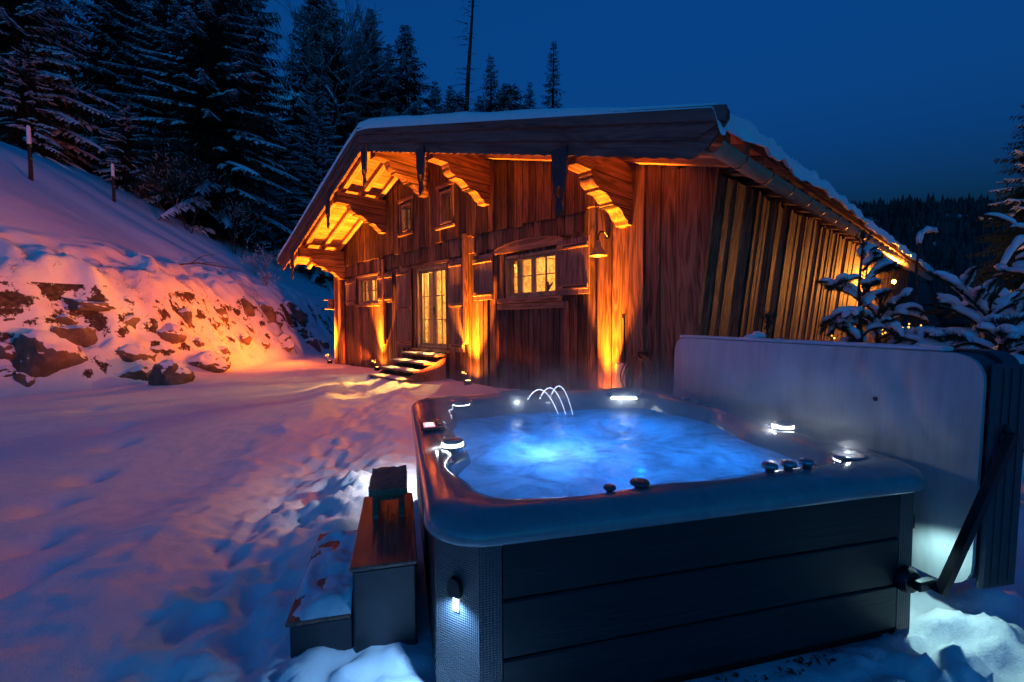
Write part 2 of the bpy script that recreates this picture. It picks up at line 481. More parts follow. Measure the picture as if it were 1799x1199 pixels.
def lines(parts):
    out = []
    for a, b, st in parts:
        n = max(1, int(round((b - a) / st)))
        out += list(a + (b - a) * np.arange(n) / n)
    out.append(parts[-1][1])
    return np.array(out)
def grow(a, b, n, p=2.2):
    t = (np.arange(n + 1) / n) ** p
    return a + (b - a) * t
gx = np.concatenate([-grow(14, 900, 44)[::-1], lines([(-14, -4.2, .085), (-4.2, -2.6, .05), (-2.6, 3.6, .03), (3.6, 9, .12)])[1:-1], grow(9, 1200, 60)])
gy = np.concatenate([-grow(.2, 300, 14)[::-1], lines([(-.2, .7, .15), (.7, 5.2, .03), (5.2, 9, .06), (9, 24, .1)])[1:-1], grow(24, 2200, 74)])
GX, GY = np.meshgrid(gx, gy)
GZ = ground(GX, GY)
# a few boot prints
rng = np.random.RandomState(3)
for k in range(34):
    t = k / 34
    i = min(int(t * (len(PATH) - 1)), len(PATH) - 2); f = t * (len(PATH) - 1) - i
    px = PATH[i][0] * (1 - f) + PATH[i + 1][0] * f + (.14 if k % 2 else -.14) + rng.uniform(-.06, .06)
    py = PATH[i][1] * (1 - f) + PATH[i + 1][1] * f
    GZ -= .055 * np.exp(-(((GX - px) / .075) ** 4) - (((GY - py) / .15) ** 4))
for px, py in ((-4.4, 4.6), (-5.0, 5.6), (-4.1, 3.9), (-5.7, 6.3), (-3.4, 3.1), (-2.9, 2.6), (-6.2, 5.0), (-7.0, 7.4)):
    GZ -= .10 * np.exp(-(((GX - px) / .14) ** 2) - (((GY - py) / .2) ** 2))
nx, ny = len(gx), len(gy)
idx = np.arange(nx * ny).reshape(ny, nx)
quads = np.stack([idx[:-1, :-1], idx[:-1, 1:], idx[1:, 1:], idx[1:, :-1]], -1).reshape(-1, 4)
me = bpy.data.meshes.new('ground')
me.vertices.add(nx * ny)
me.vertices.foreach_set('co', np.stack([GX, GY, GZ], -1).reshape(-1))
me.loops.add(quads.size); me.loops.foreach_set('vertex_index', quads.reshape(-1))
me.polygons.add(len(quads)); me.polygons.foreach_set('loop_start', np.arange(0, quads.size, 4)); me.polygons.foreach_set('loop_total', np.full(len(quads), 4))
me.polygons.foreach_set('use_smooth', np.ones(len(quads), bool))
me.materials.append(M['ground']); me.update(); me.validate()
go = bpy.data.objects.new('ground', me); COL.objects.link(go)
tag(go, 'snow covered ground with trodden path, rising to a bank', None, kind='structure')

# ------------------------------------------------------------------ the chalet
# local axes: x = s along the front wall (from the near corner), y = n outwards from the front wall, z up
HC = (2.66, 6.43, 0.0); HR = R(132.8)
chalet = thing('chalet', 'weathered wooden alpine chalet with snowy gable roof and carved purlin brackets', 'house', HC, HR)
SR, SA, SL = -1.02, 7.34, 13.80          # right eave, apex, left eave
ZR, ZA, ZL = 3.65, 6.05, 3.70
def rooftop(s):
    return ZA + (s - SA) * (ZA - ZR) / (SA - SR) if s < SA else ZA - (s - SA) * (ZA - ZL) / (SL - SA)
BACK = -20.0
FR_N = 1.62
OPEN_LOW = dict(window=(2.64, 4.07, 2.04, 2.90), door=(6.20, 7.62, .86, 2.98), small=(9.88, 11.2, 2.14, 2.97))
OPEN_UP = dict(a=(7.72, 8.24, 4.02, 4.74), b=(5.86, 6.38, 3.92, 4.70))
BARN = (2.45, 4.35, .05, 1.86)

def cuts(a, b, holes, forced, wmin, wmax, rnd):
    c = sorted(set([a, b] + [x for h in holes for x in h[:2]] + list(forced)))
    c = [x for x in c if a <= x <= b]
    out = [c[0]]
    for p, q in zip(c[:-1], c[1:]):
        n = max(1, round((q - p) / rnd.uniform(wmin, wmax)))
        ws = [rnd.uniform(.75, 1.25) for _ in range(n)]
        t = sum(ws); acc = 0
        for w in ws:
            acc += w; out.append(p + (q - p) * acc / t)
    return out
def plank_piece(a, b, z0, z1, n0, n1, mat, parent, name='plank', zt=None, c=.008):
    """vertical board with chamfered front edges; zt = (top at a, top at b)"""
    mb = MB()
    za, zb = zt or (z1, z1)
    f = lambda s: za + (zb - za) * (s - a) / max(b - a, 1e-6)
    prof = [(a, n0), (b, n0), (b, n1 - c), (b - c, n1), (a + c, n1), (a, n1 - c)]
    n = len(prof)
    vs = [(s, y, z0) for s, y in prof] + [(s, y, f(s)) for s, y in prof]
    fs = [tuple(range(n - 1, -1, -1)), tuple(range(n, 2 * n))] + [(i, (i + 1) % n, n + (i + 1) % n, n + i) for i in range(n)]
    mb.add(vs, fs)
    return mb.build(name, mat, parent, ((a + b) / 2, n0, z0))

rw = random.Random(11)
fw_b = MB()
for (a, b, lo, hi, holes) in ((.1, 12.7, .05, 3.5, list(OPEN_LOW.values())), (.0, 12.75, 3.5, None, list(OPEN_UP.values()))):
    c = sorted(set([a, b, SA] + [x for h in holes for x in h[:2]]))
    for p, q in zip(c[:-1], c[1:]):
        hs = sorted((h[2], h[3]) for h in holes if h[0] < (p + q) / 2 < h[1])
        zs = [lo]
        for h in hs: zs += [h[0], h[1]]
        for k in range(0, len(zs), 2):
            z0 = zs[k]; top = zs[k + 1] if k + 1 < len(zs) else None
            if top is None and hi is not None: top = hi
            if top is None: za, zb = rooftop(p) - .16, rooftop(q) - .16
            else: za = zb = top
            fw_b.hexa([(p, -.22, z0), (q, -.22, z0), (q, -.05, z0), (p, -.05, z0), (p, -.22, za), (q, -.22, zb), (q, -.05, zb), (p, -.05, za)])
front_wall = fw_b.build('front_wall', M['dark'], chalet)

# lower boards
low = list(OPEN_LOW.values())
cl = cuts(1.12, 12.62, low + [BARN], [5.3, 5.42, 9.3, 9.44, 1.70, 4.35, 2.45], .17, .30, rw)
for p, q in zip(cl[:-1], cl[1:]):
    mid = (p + q) / 2
    hs = sorted((h[2], h[3]) for h in low if h[0] - .01 < mid < h[1] + .01)
    barn = BARN[0] < mid < BARN[1]
    z0 = BARN[3] if barn else .05 + rw.uniform(-.02, .03)
    zs = [z0]
    for h in hs: zs += [h[0], h[1]]
    zs.append(3.62)
    g = .006
    for k in range(0, len(zs), 2):
        if zs[k + 1] - zs[k] < .03: continue
        n1 = .0 + rw.uniform(-.018, .020)
        plank_piece(p + g, q - g, zs[k], zs[k + 1], -.05, n1, M['plank'], front_wall)
    if barn:
        plank_piece(p + g, q - g, .05, BARN[3] - .01, -.05, -.025 + rw.uniform(-.006, .006), M['plank_dark'], front_wall)
# gable boards
ups = list(OPEN_UP.values())
cu = cuts(.95, 12.78, ups, [SA], .20, .34, rw)
for p, q in zip(cu[:-1], cu[1:]):
    mid = (p + q) / 2
    hs = sorted((h[2], h[3]) for h in ups if h[0] - .01 < mid < h[1] + .01)
    zs = [3.47 + rw.uniform(-.035, .03) + .01 * (mid > 6)]
    for h in hs: zs += [h[0], h[1]]
    n1 = .085 + rw.uniform(-.018, .016)
    g = .006
    for k in range(0, len(zs), 2):
        if k + 1 < len(zs): plank_piece(p + g, q - g, zs[k], zs[k + 1], .02, n1, M['plank_up'], front_wall)
        else: plank_piece(p + g, q - g, zs[k], 0, .02, n1, M['plank_up'], front_wall, zt=(rooftop(p) - .17, rooftop(q) - .17))
# second, shorter course hanging below the gable boards
cs = cuts(2.0, 12.5, [], [5.3, 9.4], .22, .40, rw)
for p, q in zip(cs[:-1], cs[1:]):
    plank_piece(p + .004, q - .004, 3.09 + rw.uniform(-.025, .025), 3.66, .02, .045 + rw.uniform(-.008, .008), M['plank'], front_wall)
# near corner boards: wide, the last one leaning out with the side wall
LEAN0, LEAN1 = .12, -.26            # s of the side wall at z = 0 and at z = 3.5
def corner_board(a, b, z0, z1, n0, n1, mat, b_lean=False):
    mb = MB()
    def sx(s, z): return LEAN0 + (LEAN1 - LEAN0) * z / 3.5 if (b_lean and s == 'L') else s
    A0, A1 = (sx('L', z0), sx('L', z1)) if b_lean else (a, a)
    mb.hexa([(A0, n0, z0), (b, n0, z0), (b, n1, z0), (A0, n1, z0), (A1, n0, z1), (b, n0, z1), (b, n1, z1), (A1, n1, z1)])
    return mb.build('corner_board', mat, front_wall, (b, n0, z0))
for a, b, n1 in ((1.42, 1.70, .075), (1.13, 1.415, .055), (.80, 1.12, .12), (.56, .795, .075), (.30, .555, .05)):
    mb = MB(); mb.cbox(a, b, .021, n1, .05, rooftop(a) - .18, .008); mb.build('corner_board', M['corner'], front_wall, (a, .0, .05))
corner_board(None, .295, .05, 3.745, .0, .065, M['corner'], True)

# posts on the front
def post(a, b, n0, n1, z0, z1, mat=M['corner'], name='post'):
    mb = MB(); mb.cbox(a, b, n0, n1, z0, z1, .012); return mb.build(name, mat, chalet, ((a + b) / 2, n0, z0))
post(5.31, 5.42, .048, .15, 1.05, 3.56)
post(9.31, 9.43, .048, .13, .9, 3.40)
post(12.40, 12.62, .02, .16, .05, 3.45)
mb = MB(); mb.tube([(12.86, .06, .05), (12.85, .06, 1.7), (12.86, .06, 3.3)], [.15, .14, .13], 12); mb.build('round_post', M['corner'], chalet, (12.86, .06, .05), smooth=True)

# ---- windows, doors, shutters
def bars(mb, s0, s1, z0, z1, n0, n1, w):
    mb.box(s0, s0 + w, n0, n1, z0, z1); mb.box(s1 - w, s1, n0, n1, z0, z1)
    mb.box(s0 + w, s1 - w, n0, n1, z0, z0 + w); mb.box(s0 + w, s1 - w, n0, n1, z1 - w, z1)
def window(name, s0, s1, z0, z1, cas, cols, rows, label, fwid=.05, sash=.045, out=.03, hdl=False):
    mb = MB(); bars(mb, s0 + .002, s1 - .002, z0 + .002, z1 - .002, -.16, out, fwid)
    w = mb.build(name, M['frame'], chalet, (s0, 0, z0)); w['label'] = label
    S0, S1, Z0, Z1 = s0 + fwid, s1 - fwid, z0 + fwid, z1 - fwid
    cw = (S1 - S0) / cas
    for c in range(cas):
        a, b = S0 + c * cw + .004, S0 + (c + 1) * cw - .004
        mb = MB(); bars(mb, a, b, Z0 + .004, Z1 - .004, -.11, -.06, sash)
        sh = mb.build('sash', M['frame'], w); sh.location = -w.location
        pa, pb, pz0, pz1 = a + sash, b - sash, Z0 + .004 + sash, Z1 - .004 - sash
        for i in range(1, cols):
            x = pa + (pb - pa) * i / cols
            mb = MB(); mb.box(x - .009, x + .009, -.10, -.068, pz0, pz1); q = mb.build('muntin', M['frame'], w); q.location = -w.location
        for j in range(1, rows):
            z = pz0 + (pz1 - pz0) * j / rows
            for i in range(cols):
                xa = pa + (pb - pa) * i / cols + .0095; xb = pa + (pb - pa) * (i + 1) / cols - .0095
                mb = MB(); mb.box(xa, xb, -.099, -.069, z - .009, z + .009); q = mb.build('muntin', M['frame'], w); q.location = -w.location
        for i in range(cols):
            for j in range(rows):
                xa = pa + (pb - pa) * i / cols; xb = pa + (pb - pa) * (i + 1) / cols
                za = pz0 + (pz1 - pz0) * j / rows; zb = pz0 + (pz1 - pz0) * (j + 1) / rows
                mb = MB(); mb.box(xa + .001, xb - .001, -.087, -.083, za + .001, zb - .001)
                q = mb.build('pane', M['glass'], w); q.location = -w.location
        if hdl:
            x = b - .02 if c == 0 else a + .02
            mb = MB(); mb.box(x - .01, x + .01, -.058, -.05, 1.75, 1.95); mb.tube([(x, -.05, 1.87), (x, -.01, 1.87), (x + (.1 if c else -.1), -.01, 1.87)], .009, 6)
            q = mb.build('handle', M['black'], w); q.location = -w.location
    return w
window('window', *OPEN_LOW['window'], 2, 2, 2, 'wide lit window of two casements above the dark barn door')
window('window', *OPEN_LOW['small'], 2, 2, 2, 'smaller lit window near the left corner')
window('glazed_door', *OPEN_LOW['door'], 2, 2, 3, 'glazed double door lit from inside', .07, .07, .03, True)
window('window', *OPEN_UP['a'], 1, 2, 2, 'small gable window farther left', .05, .04, .10)
window('window', *OPEN_UP['b'], 1, 2, 2, 'small gable window beside the middle bracket', .05, .04, .10)
def trim(name, *a, mat=None, c=.008):
    mb = MB(); mb.cbox(*a, c); return mb.build(name, mat or M['batten'], chalet, (a[0], a[2], a[4]))
# window surrounds
for k, (s0, s1, z0, z1) in OPEN_UP.items():
    trim('window_surround', s0 - .09, s0 - .003, .101, .135, z0 - .06, z1 + .06, mat=M['corner'])
    trim('window_surround', s1 + .003, s1 + .09, .101, .135, z0 - .06, z1 + .06, mat=M['corner'])
    trim('lintel', s0 - .11, s1 + .11, .101, .145, z1 + .064, z1 + .15)
    trim('window_sill', s0 - .12, s1 + .12, .101, .17, z0 - .13, z0 - .064)
trim('window_sill', 2.5, 4.25, .02, .12, 1.93, 2.03)
trim('window_sill', 9.75, 11.3, .02, .11, 2.05, 2.13)
trim('lintel', 9.8, 11.3, .02, .07, 2.98, 3.06)
trim('lintel', 6.05, 7.8, .02, .08, 2.99, 3.07)
for a, b in ((6.08, 6.19), (7.63, 7.74)): trim('door_post', a, b, .02, .07, .86, 2.985, mat=M['corner'])
trim('door_sill', 6.1, 7.75, .0, .14, .80, .855)
for a, b in ((4.08, 4.20), (2.52, 2.63)): trim('window_surround', a, b, .021, .075, 2.035, 2.94, mat=M['corner'])
trim('barn_door_frame', 2.36, 2.45, .02, .06, .05, 1.92, mat=M['plank'])
trim('barn_door_frame', 4.35, 4.44, .02, .06, .05, 1.92, mat=M['plank'])
trim('barn_door_frame', 2.46, 4.34, -.02, .05, 1.80, 1.92)
# bowed carved lintel over the wide window
poly = [(2.45, 2.96), (4.35, 2.96)]
poly += [(4.35 - 1.9 * t, 3.06 + .12 * math.sin(math.pi * t) ** .6) for t in [i / 14 for i in range(15)]]
mb = MB(); mb.prism(poly, lambda u, v, w: (u, w, v), .046, .10); mb.build('carved_lintel', M['batten'], chalet, (2.45, .05, 2.96))

def shutter(s0, s1, z0, z1, bz, label, n0=.052, nb=3):
    mb = MB(); mb.box(s0 + .012, s1 - .012, n0, n0 + .012, z0 + .012, z1 - .012)
    sh = mb.build('shutter', M['dark'], chalet, (s0, n0, z0)); sh['label'] = label
    w = (s1 - s0) / nb
    for i in range(nb):
        mb = MB(); mb.cbox(s0 + i * w + .002, s0 + (i + 1) * w - .002, n0 + .0125, n0 + .036 + rw.uniform(0, .004), z0 + rw.uniform(0, .01), z1 - rw.uniform(0, .01), .004)
        o = mb.build('board', M['shut'], sh, (s0 + i * w, n0, z0)); o.location = o.location - sh.location
    for z in bz:
        mb = MB(); mb.cbox(s0 + .015, s1 - .015, n0 + .041, n0 + .068, z - .045, z + .045, .006)
        o = mb.build('batten', M['batten'], sh, (s0, n0, z)); o.location = o.location - sh.location
    for z in bz:
        mb = MB(); mb.box(s0 + .03, s0 + .03 + (s1 - s0) * .75, n0 + .0685, n0 + .072, z - .015, z + .015)
        o = mb.build('strap_hinge', M['black'], sh); o.location = -sh.location
    return sh
shutter(1.84, 2.56, 2.02, 3.02, (2.16, 2.88), 'open shutter right of the wide window', .077)
shutter(4.42, 5.10, 2.02, 3.02, (2.16, 2.88), 'open shutter left of the wide window')
shutter(5.46, 6.05, .84, 3.04, (.98, 1.95, 2.90), 'tall open shutter right of the glazed door')
shutter(7.82, 8.60, .84, 3.04, (.98, 1.95, 2.90), 'tall open shutter left of the glazed door')
shutter(8.85, 9.72, 2.12, 3.0, (2.24, 2.88), 'open shutter right of the smaller window')
shutter(11.34, 12.1, 2.12, 3.0, (2.24, 2.88), 'open shutter left of the smaller window')

# ---- side wall, leaning outwards, board on board
def lean(z): return LEAN0 + (LEAN1 - LEAN0) * z / 3.5
mb = MB()
mb.hexa([(lean(.05) + .06, BACK, .05), (lean(.05) + .2, BACK, .05), (lean(.05) + .2, -.01, .05), (lean(.05) + .06, -.01, .05),
         (lean(3.5) + .06, BACK, 3.5), (lean(3.5) + .2, BACK, 3.5), (lean(3.5) + .2, -.01, 3.5), (lean(3.5) + .06, -.01, 3.5)])
side_wall = mb.build('side_wall', M['dark'], chalet)
n = -.002
k = 0
while n > BACK + .1:
    w = rw.choice((.08, .11, .14, .18, .22)) * rw.uniform(.85, 1.15) * (1 if n > -8 else 1.6)
    o0 = rw.choice((.0, .008, .02, .03)) + rw.uniform(-.006, .006)
    z0 = .05 + rw.uniform(-.03, .05); z1 = 3.60 + rw.uniform(-.04, .05)
    a, b = n - w, n - .003
    tk = .026
    P = []
    for z in (z0, z1):
        s_in = lean(z) + .058 - o0; s_out = s_in - tk
        tilt = 0
        P += [(s_out, a, z), (s_in, a, z), (s_in, b, z), (s_out, b, z)]
    mb = MB(); mb.hexa(P); mb.build('plank', M['plank_side'], side_wall, (lean(0), n - w / 2, z0))
    n -= w; k += 1
# rear and far left walls, plain boarding
mb = MB(); mb.box(12.66, 12.78, BACK, -.221, .05, 3.4); mb.build('far_wall', M['plank'], chalet)
mb = MB()
mb.hexa([(0, BACK, .05), (12.65, BACK, .05), (12.65, BACK + .1, .05), (0, BACK + .1, .05), (0, BACK, 3.4), (12.65, BACK, 3.4), (12.65, BACK + .1, 3.4), (0, BACK + .1, 3.4)])
mb.hexa([(0, BACK, 3.4), (SA, BACK, 3.4), (SA, BACK + .1, 3.4), (0, BACK + .1, 3.4), (0, BACK, rooftop(0) - .2), (SA, BACK, ZA - .2), (SA, BACK + .1, ZA - .2), (0, BACK + .1, rooftop(0) - .2)])
mb.hexa([(SA, BACK, 3.4), (12.65, BACK, 3.4), (12.65, BACK + .1, 3.4), (SA, BACK + .1, 3.4), (SA, BACK, ZA - .2), (12.65, BACK, rooftop(12.65) - .2), (12.65, BACK + .1, rooftop(12.65) - .2), (SA, BACK + .1, ZA - .2)])
mb.build('rear_wall', M['plank'], chalet)

def align(o, d):
    """turns the object's own x axis along d (in the s-z plane) without moving its vertices"""
    a = -math.atan2(d[2], d[0])
    Mr = Matrix.Rotation(a, 4, 'Y')
    o.data.transform(Mr.inverted()); o.rotation_euler = (0, a, 0)
    return o
# ---- roof: deck, soffit boards, rafters, verge boards, snow
mb = MB()
for s0, s1 in ((SR + .10, SA), (SA, SL)):
    za, zb = rooftop(s0), rooftop(s1)
    mb.hexa([(s0, BACK - .6, za - .09), (s1, BACK - .6, zb - .09), (s1, FR_N - .002, zb - .09), (s0, FR_N - .002, za - .09),
             (s0, BACK - .6, za), (s1, BACK - .6, zb), (s1, FR_N - .002, zb), (s0, FR_N - .002, za)])
roof = mb.build('roof', M['rafter'], chalet)
s = SR + .11
while s < SL - .1:
    w = rw.uniform(.17, .24)
    e = min(s + w, SL - .01)
    if s < SA < e: e = SA
    mb = MB()
    g = .004; d0, d1 = .092, .115 + rw.uniform(0, .006)
    a, b = s + g, e - g
    mb.hexa([(a, -.3, rooftop(a) - d1), (b, -.3, rooftop(b) - d1), (b, FR_N - .01, rooftop(b) - d1), (a, FR_N - .01, rooftop(a) - d1),
             (a, -.3, rooftop(a) - d0), (b, -.3, rooftop(b) - d0), (b, FR_N - .01, rooftop(b) - d0), (a, FR_N - .01, rooftop(a) - d0)])
    mb.build('soffit_board', M['soffit'], roof, ((a + b) / 2, 0, rooftop(a)))
    s = e
for nn in (1.28, .72, .22):
    for s0, s1 in ((SR + .12, SA - .01), (SA + .01, SL - .03)):
        mb = MB(); za, zb = rooftop(s0) - .123, rooftop(s1) - .123; h = .125
        mb.hexa([(s0, nn - .06, za - h), (s1, nn - .06, zb - h), (s1, nn + .06, zb - h), (s0, nn + .06, za - h),
                 (s0, nn - .06, za), (s1, nn - .06, zb), (s1, nn + .06, zb), (s0, nn + .06, za)])
        align(mb.build('rafter', M['rafter'], roof, (s0, nn, za)), (s1 - s0, 0, zb - za))
# rafter tails along the near eave
n = -.55
while n > BACK:
    mb = MB(); s0, s1 = SR + .25, .35
    za, zb = rooftop(s0) - .094, rooftop(s1) - .094; h = .13
    w = .058
    mb.hexa([(s0, n - w, za - h * .75), (s1, n - w, zb - h), (s1, n + w, zb - h), (s0, n + w, za - h * .75), (s0, n - w, za), (s1, n - w, zb), (s1, n + w, zb), (s0, n + w, za)])
    mb.build('rafter_tail', M['rafter'], roof, (s0, n, za))
    n -= .82
# verge boards with a wavy lower edge
def verge(s0, s1, hang, name, n0, n1, mat, wave, endcut, top_off=.0):
    N_ = int(abs(s1 - s0) / .04)
    top = [(s0 + (s1 - s0) * i / N_, rooftop(s0 + (s1 - s0) * i / N_) - top_off) for i in range(N_ + 1)]
    bot = []
    for i in range(N_ + 1):
        t = i / N_; s_ = s0 + (s1 - s0) * t; L = abs(s1 - s0) * t
        wv = wave * (abs(math.sin(math.pi * L / .21)) - .5) if wave else 0
        h = hang
        if endcut:
            r = abs(s1 - s0) * (1 - t)
            if r < .34: h = hang * (.16 + .84 * (r / .34) ** .8)
        bot.append((s_, rooftop(s_) - h + wv))
    mb = MB()
    n_ = len(top)
    vs = [(s_, n0, z) for s_, z in top] + [(s_, n0, z) for s_, z in bot] + [(s_, n1, z) for s_, z in top] + [(s_, n1, z) for s_, z in bot]
    fs = []
    for i in range(n_ - 1):
        a = i; b = i + 1
        fs += [(a, b, n_ + b, n_ + a), (2 * n_ + b, 2 * n_ + a, 3 * n_ + a, 3 * n_ + b), (a, 2 * n_ + a, 2 * n_ + b, b), (n_ + a, n_ + b, 3 * n_ + b, 3 * n_ + a)]
    fs += [(0, n_, 3 * n_, 2 * n_), (n_ - 1, 3 * n_ - 1, 4 * n_ - 1, 2 * n_ - 1)]
    mb.add(vs, fs)
    return align(mb.build(name, mat, roof, (s0, n0, rooftop(s0))), (s1 - s0, 0, rooftop(s1) - rooftop(s0)))
for s1 in (SR - .03, SL + .03):
    q = -.001 if s1 < 0 else .001
    verge(SA + q, s1, .49, 'verge_board', FR_N, FR_N + .035, M['barge'], .022, True)
    verge(SA + q, s1, .30, 'verge_board', FR_N + .036, FR_N + .066, M['barge'], .0, True, -.01)
    verge(SA + q, s1, .12, 'verge_trim', FR_N + .067, FR_N + .10, M['barge'], .012, False, -.03)

# ---- purlins with stepped, carved brackets and blackened pendant boards
PUR = [1.12, 4.60, 7.02, 9.26, 12.3]
def carved(zt, s):
    prof = [(-.25, 0), (-.25, -.93), (.02, -.93)]
    seq = [(.24, -.925), (.255, -.88)]
    seq += [(.27 + .21 * t, -.86 + .14 * (t - .13 * math.sin(2 * math.pi * t))) for t in [i / 8 for i in range(9)]]
    seq += [(.50, -.70), (.66, -.69), (.665, -.655)]
    seq += [(.67 + .13 * t, -.645 + .075 * (t - .12 * math.sin(2 * math.pi * t))) for t in [i / 6 for i in range(7)]]
    seq += [(.82, -.555), (.98, -.545), (.985, -.51)]
    seq += [(.99 + .14 * math.sin(t * math.pi / 2), -.50 + .12 * (1 - math.cos(t * math.pi / 2))) for t in [i / 6 for i in range(7)]]
    seq += [(1.15, -.34), (1.16, -.30), (1.50, -.285), (1.50, 0)]
    prof += seq
    return [(a, zt + b) for a, b in prof]
pend = [(0, .125, 0), (.10, .13, 0), (.34, .13, 0), (.42, .11, 0), (.50, .10, .0), (.52, .10, .025), (.56, .098, .045), (.60, .085, .042), (.64, .066, .022), (.665, .05, 0), (.70, .04, 0), (.73, .05, 0), (.78, .072, 0), (.82, .072, 0), (.86, .045, 0), (.905, .004, 0)]
for s in PUR:
    zt = rooftop(s) - .252 - (.04 if s != 7.02 else .06)
    mb = MB(); mb.prism(carved(zt, s), lambda u, v, w: (w, u, v), s - .12, s + .12)
    pu = mb.build('purlin', M['beam'], chalet, (s, 0, zt))
    # grooves between bracket layers
    mb = MB()
    for zz, n1 in ((-.289, 1.158), (-.538, .975), (-.70, .655)):
        mb.box(s - .124, s + .124, -.24, n1 - .03, zt + zz - .006, zt + zz + .006)
    o = mb.build('joint', M['dark'], pu); o.location = -pu.location
    zp = rooftop(s) - .40
    mb = MB()
    for n0, n1, in ((FR_N + .068, FR_N + .102),):
        for i in range(len(pend) - 1):
            d0, w0, h0 = pend[i]; d1, w1, h1 = pend[i + 1]
            sides = ((-1, 1),) if h0 == h1 == 0 else ((-1, 0), (0, 1))
            for sd in sides:
                if sd == (-1, 1): A = (-w0, w0, -w1, w1)
                elif sd == (-1, 0): A = (-w0, -h0, -w1, -h1)
                else: A = (h0, w0, h1, w1)
                mb.hexa([(s + A[2], n0, zp - d1), (s + A[3], n0, zp - d1), (s + A[3], n1, zp - d1), (s + A[2], n1, zp - d1),
                         (s + A[0], n0, zp - d0), (s + A[1], n0, zp - d0), (s + A[1], n1, zp - d0), (s + A[0], n1, zp - d0)])
    mb.build('pendant_board', M['pendant'], chalet, (s, FR_N, zp))

# ---- gutter
def half_gutter(n0, n1, s, z, r):
    mb = MB(); K = 12
    vs = []
    for nn in (n0, n1):
        for rr in (r, r - .008):
            for i in range(K + 1):
                t = math.pi + math.pi * i / K
                vs.append((s + rr * math.cos(t), nn, z + rr * math.sin(t)))
    a, b, c, d = 0, K + 1, 2 * (K + 1), 3 * (K + 1)
    fs = []
    for i in range(K):
        fs += [(a + i, a + i + 1, c + i + 1, c + i), (b + i + 1, b + i, d + i, d + i + 1), (a + i, b + i, b + i + 1, a + i + 1), (c + i + 1, d + i + 1, d + i, c + i)]
    fs += [(a, c, d, b), (a + K, b + K, d + K, c + K)]
    mb.add(vs, fs)
    return mb
gs_, gz_ = SR + .13, ZR - .285
gut = half_gutter(FR_N + .02, BACK - .6, gs_, gz_, .105).build('gutter', M['gutter'], chalet, (gs_, 0, gz_), smooth=True)
n = 1.0
while n > BACK:
    mb = half_gutter(n, n - .03, gs_, gz_, .112)
    o = mb.build('gutter_bracket', M['black'], gut); o.location = -gut.location
    n -= .85

# ---- snow on the roof
def roof_snow():
    mb = MB()
    ss = np.concatenate([np.linspace(SR - .05, SR + .40, 26), np.linspace(SR + .48, SA - .4, 40), np.linspace(SA - .3, SA + .3, 9), np.linspace(SA + .45, SL - .3, 36), np.linspace(SL - .22, SL + .08, 8)])
    nn = np.concatenate([np.linspace(FR_N + .11, FR_N - .25, 12), np.linspace(FR_N - .35, -6, 90), np.linspace(-6.3, BACK - .55, 60)])
    S, N_ = np.meshgrid(ss, nn)
    ridge = ZA - .10 * np.exp(-((S - SA) / .5) ** 2)
    base = np.where(S < SA, ZA + (S - SA) * (ZA - ZR) / (SA - SR), ZA - (S - SA) * (ZA - ZL) / (SL - SA))
    base = base - .27 * sm(SR + .095, SR - .02, S)
    d_e = np.minimum(np.minimum(S - (SR - .22), (SL + .08) - S), np.minimum(FR_N + .11 - N_, 99))
    rim = np.clip(d_e / .14, 0, 1)
    th = (.25 + .05 * fbm(S * .5, N_ * .5, 3, 3) + .015 * fbm(S * 3, N_ * 3, 2, 6)) * np.sqrt(np.clip(1 - (1 - rim) ** 2, 0, 1))
    th = th * (.30 + .70 * sm(-1, 4, S))
    lump = np.exp(-((S - SR) / .35) ** 2) * sm(0, -1.4, N_ - FR_N)
    th = th + lump * rim * .09 * (billow(S * 2.2, N_ * 2.2, 4, 77) + .35)
    Z = base + .004 + th - .05 * np.exp(-((S - SA) / .35) ** 2)
    # ragged edge over the gutter
    wob = .10 * fbm(N_ * 1.6, N_ * 0, 3, 55)
    S2 = S + np.where(S < SR + .3, (1 - sm(SR - .1, SR + .3, S)) * wob, 0)
    Z = np.where(S < SR + .02, Z - .0, Z)
    h, w = S.shape
    vs = np.stack([S2, N_, Z], -1).reshape(-1, 3)
    fs = []
    for i in range(h - 1):
        for j in range(w - 1):
            a = i * w + j
            fs.append((a, a + 1, a + w + 1, a + w))
    mb.add(vs, fs)
    return mb
roof_snow().build('roof_snow', M['snow'], chalet, smooth=True)

# ---- rooms behind the windows
mb = MB()
mb.box(.5, 12.5, -4.6, -4.5, .75, 3.35)
mb.box(.5, 12.5, -4.5, -.23, .70, .80)
mb.box(.5, 12.5, -4.5, -.23, 3.30, 3.36)
mb.box(.5, .6, -4.5, -.23, .80, 3.30); mb.box(12.4, 12.5, -4.5, -.23, .80, 3.30)
mb.box(5.2, 5.3, -4.5, -1.6, .80, 3.30); mb.box(9.0, 9.1, -4.5, -.6, .80, 3.30)
mb.build('room_panelling', M['inside'], chalet)
mb = MB(); mb.box(4.6, 9.6, -3.1, -3.0, 3.6, 5.4); mb.box(4.6, 9.6, -3.0, -.23, 3.56, 3.62); mb.box(4.6, 4.7, -3.0, -.23, 3.62, 5.0); mb.box(9.5, 9.6, -3.0, -.23, 3.62, 5.0); mb.box(4.7, 9.5, -3.0, -.23, 4.98, 5.04)
mb.build('attic_panelling', M['inside'], chalet)
for s in (1.6, 3.2, 4.8, 6.4, 8.0, 9.9, 11.3):
    mb = MB(); mb.box(s - .07, s + .07, -4.49, -.25, 3.15, 3.297); mb.build('ceiling_beam', M['inside'], chalet, (s, -4.4, 3.2))
def local(s, n, z):
    c, sn = math.cos(HR), math.sin(HR)
    return (HC[0] + s * c - n * sn, HC[1] + s * sn + n * c, z)
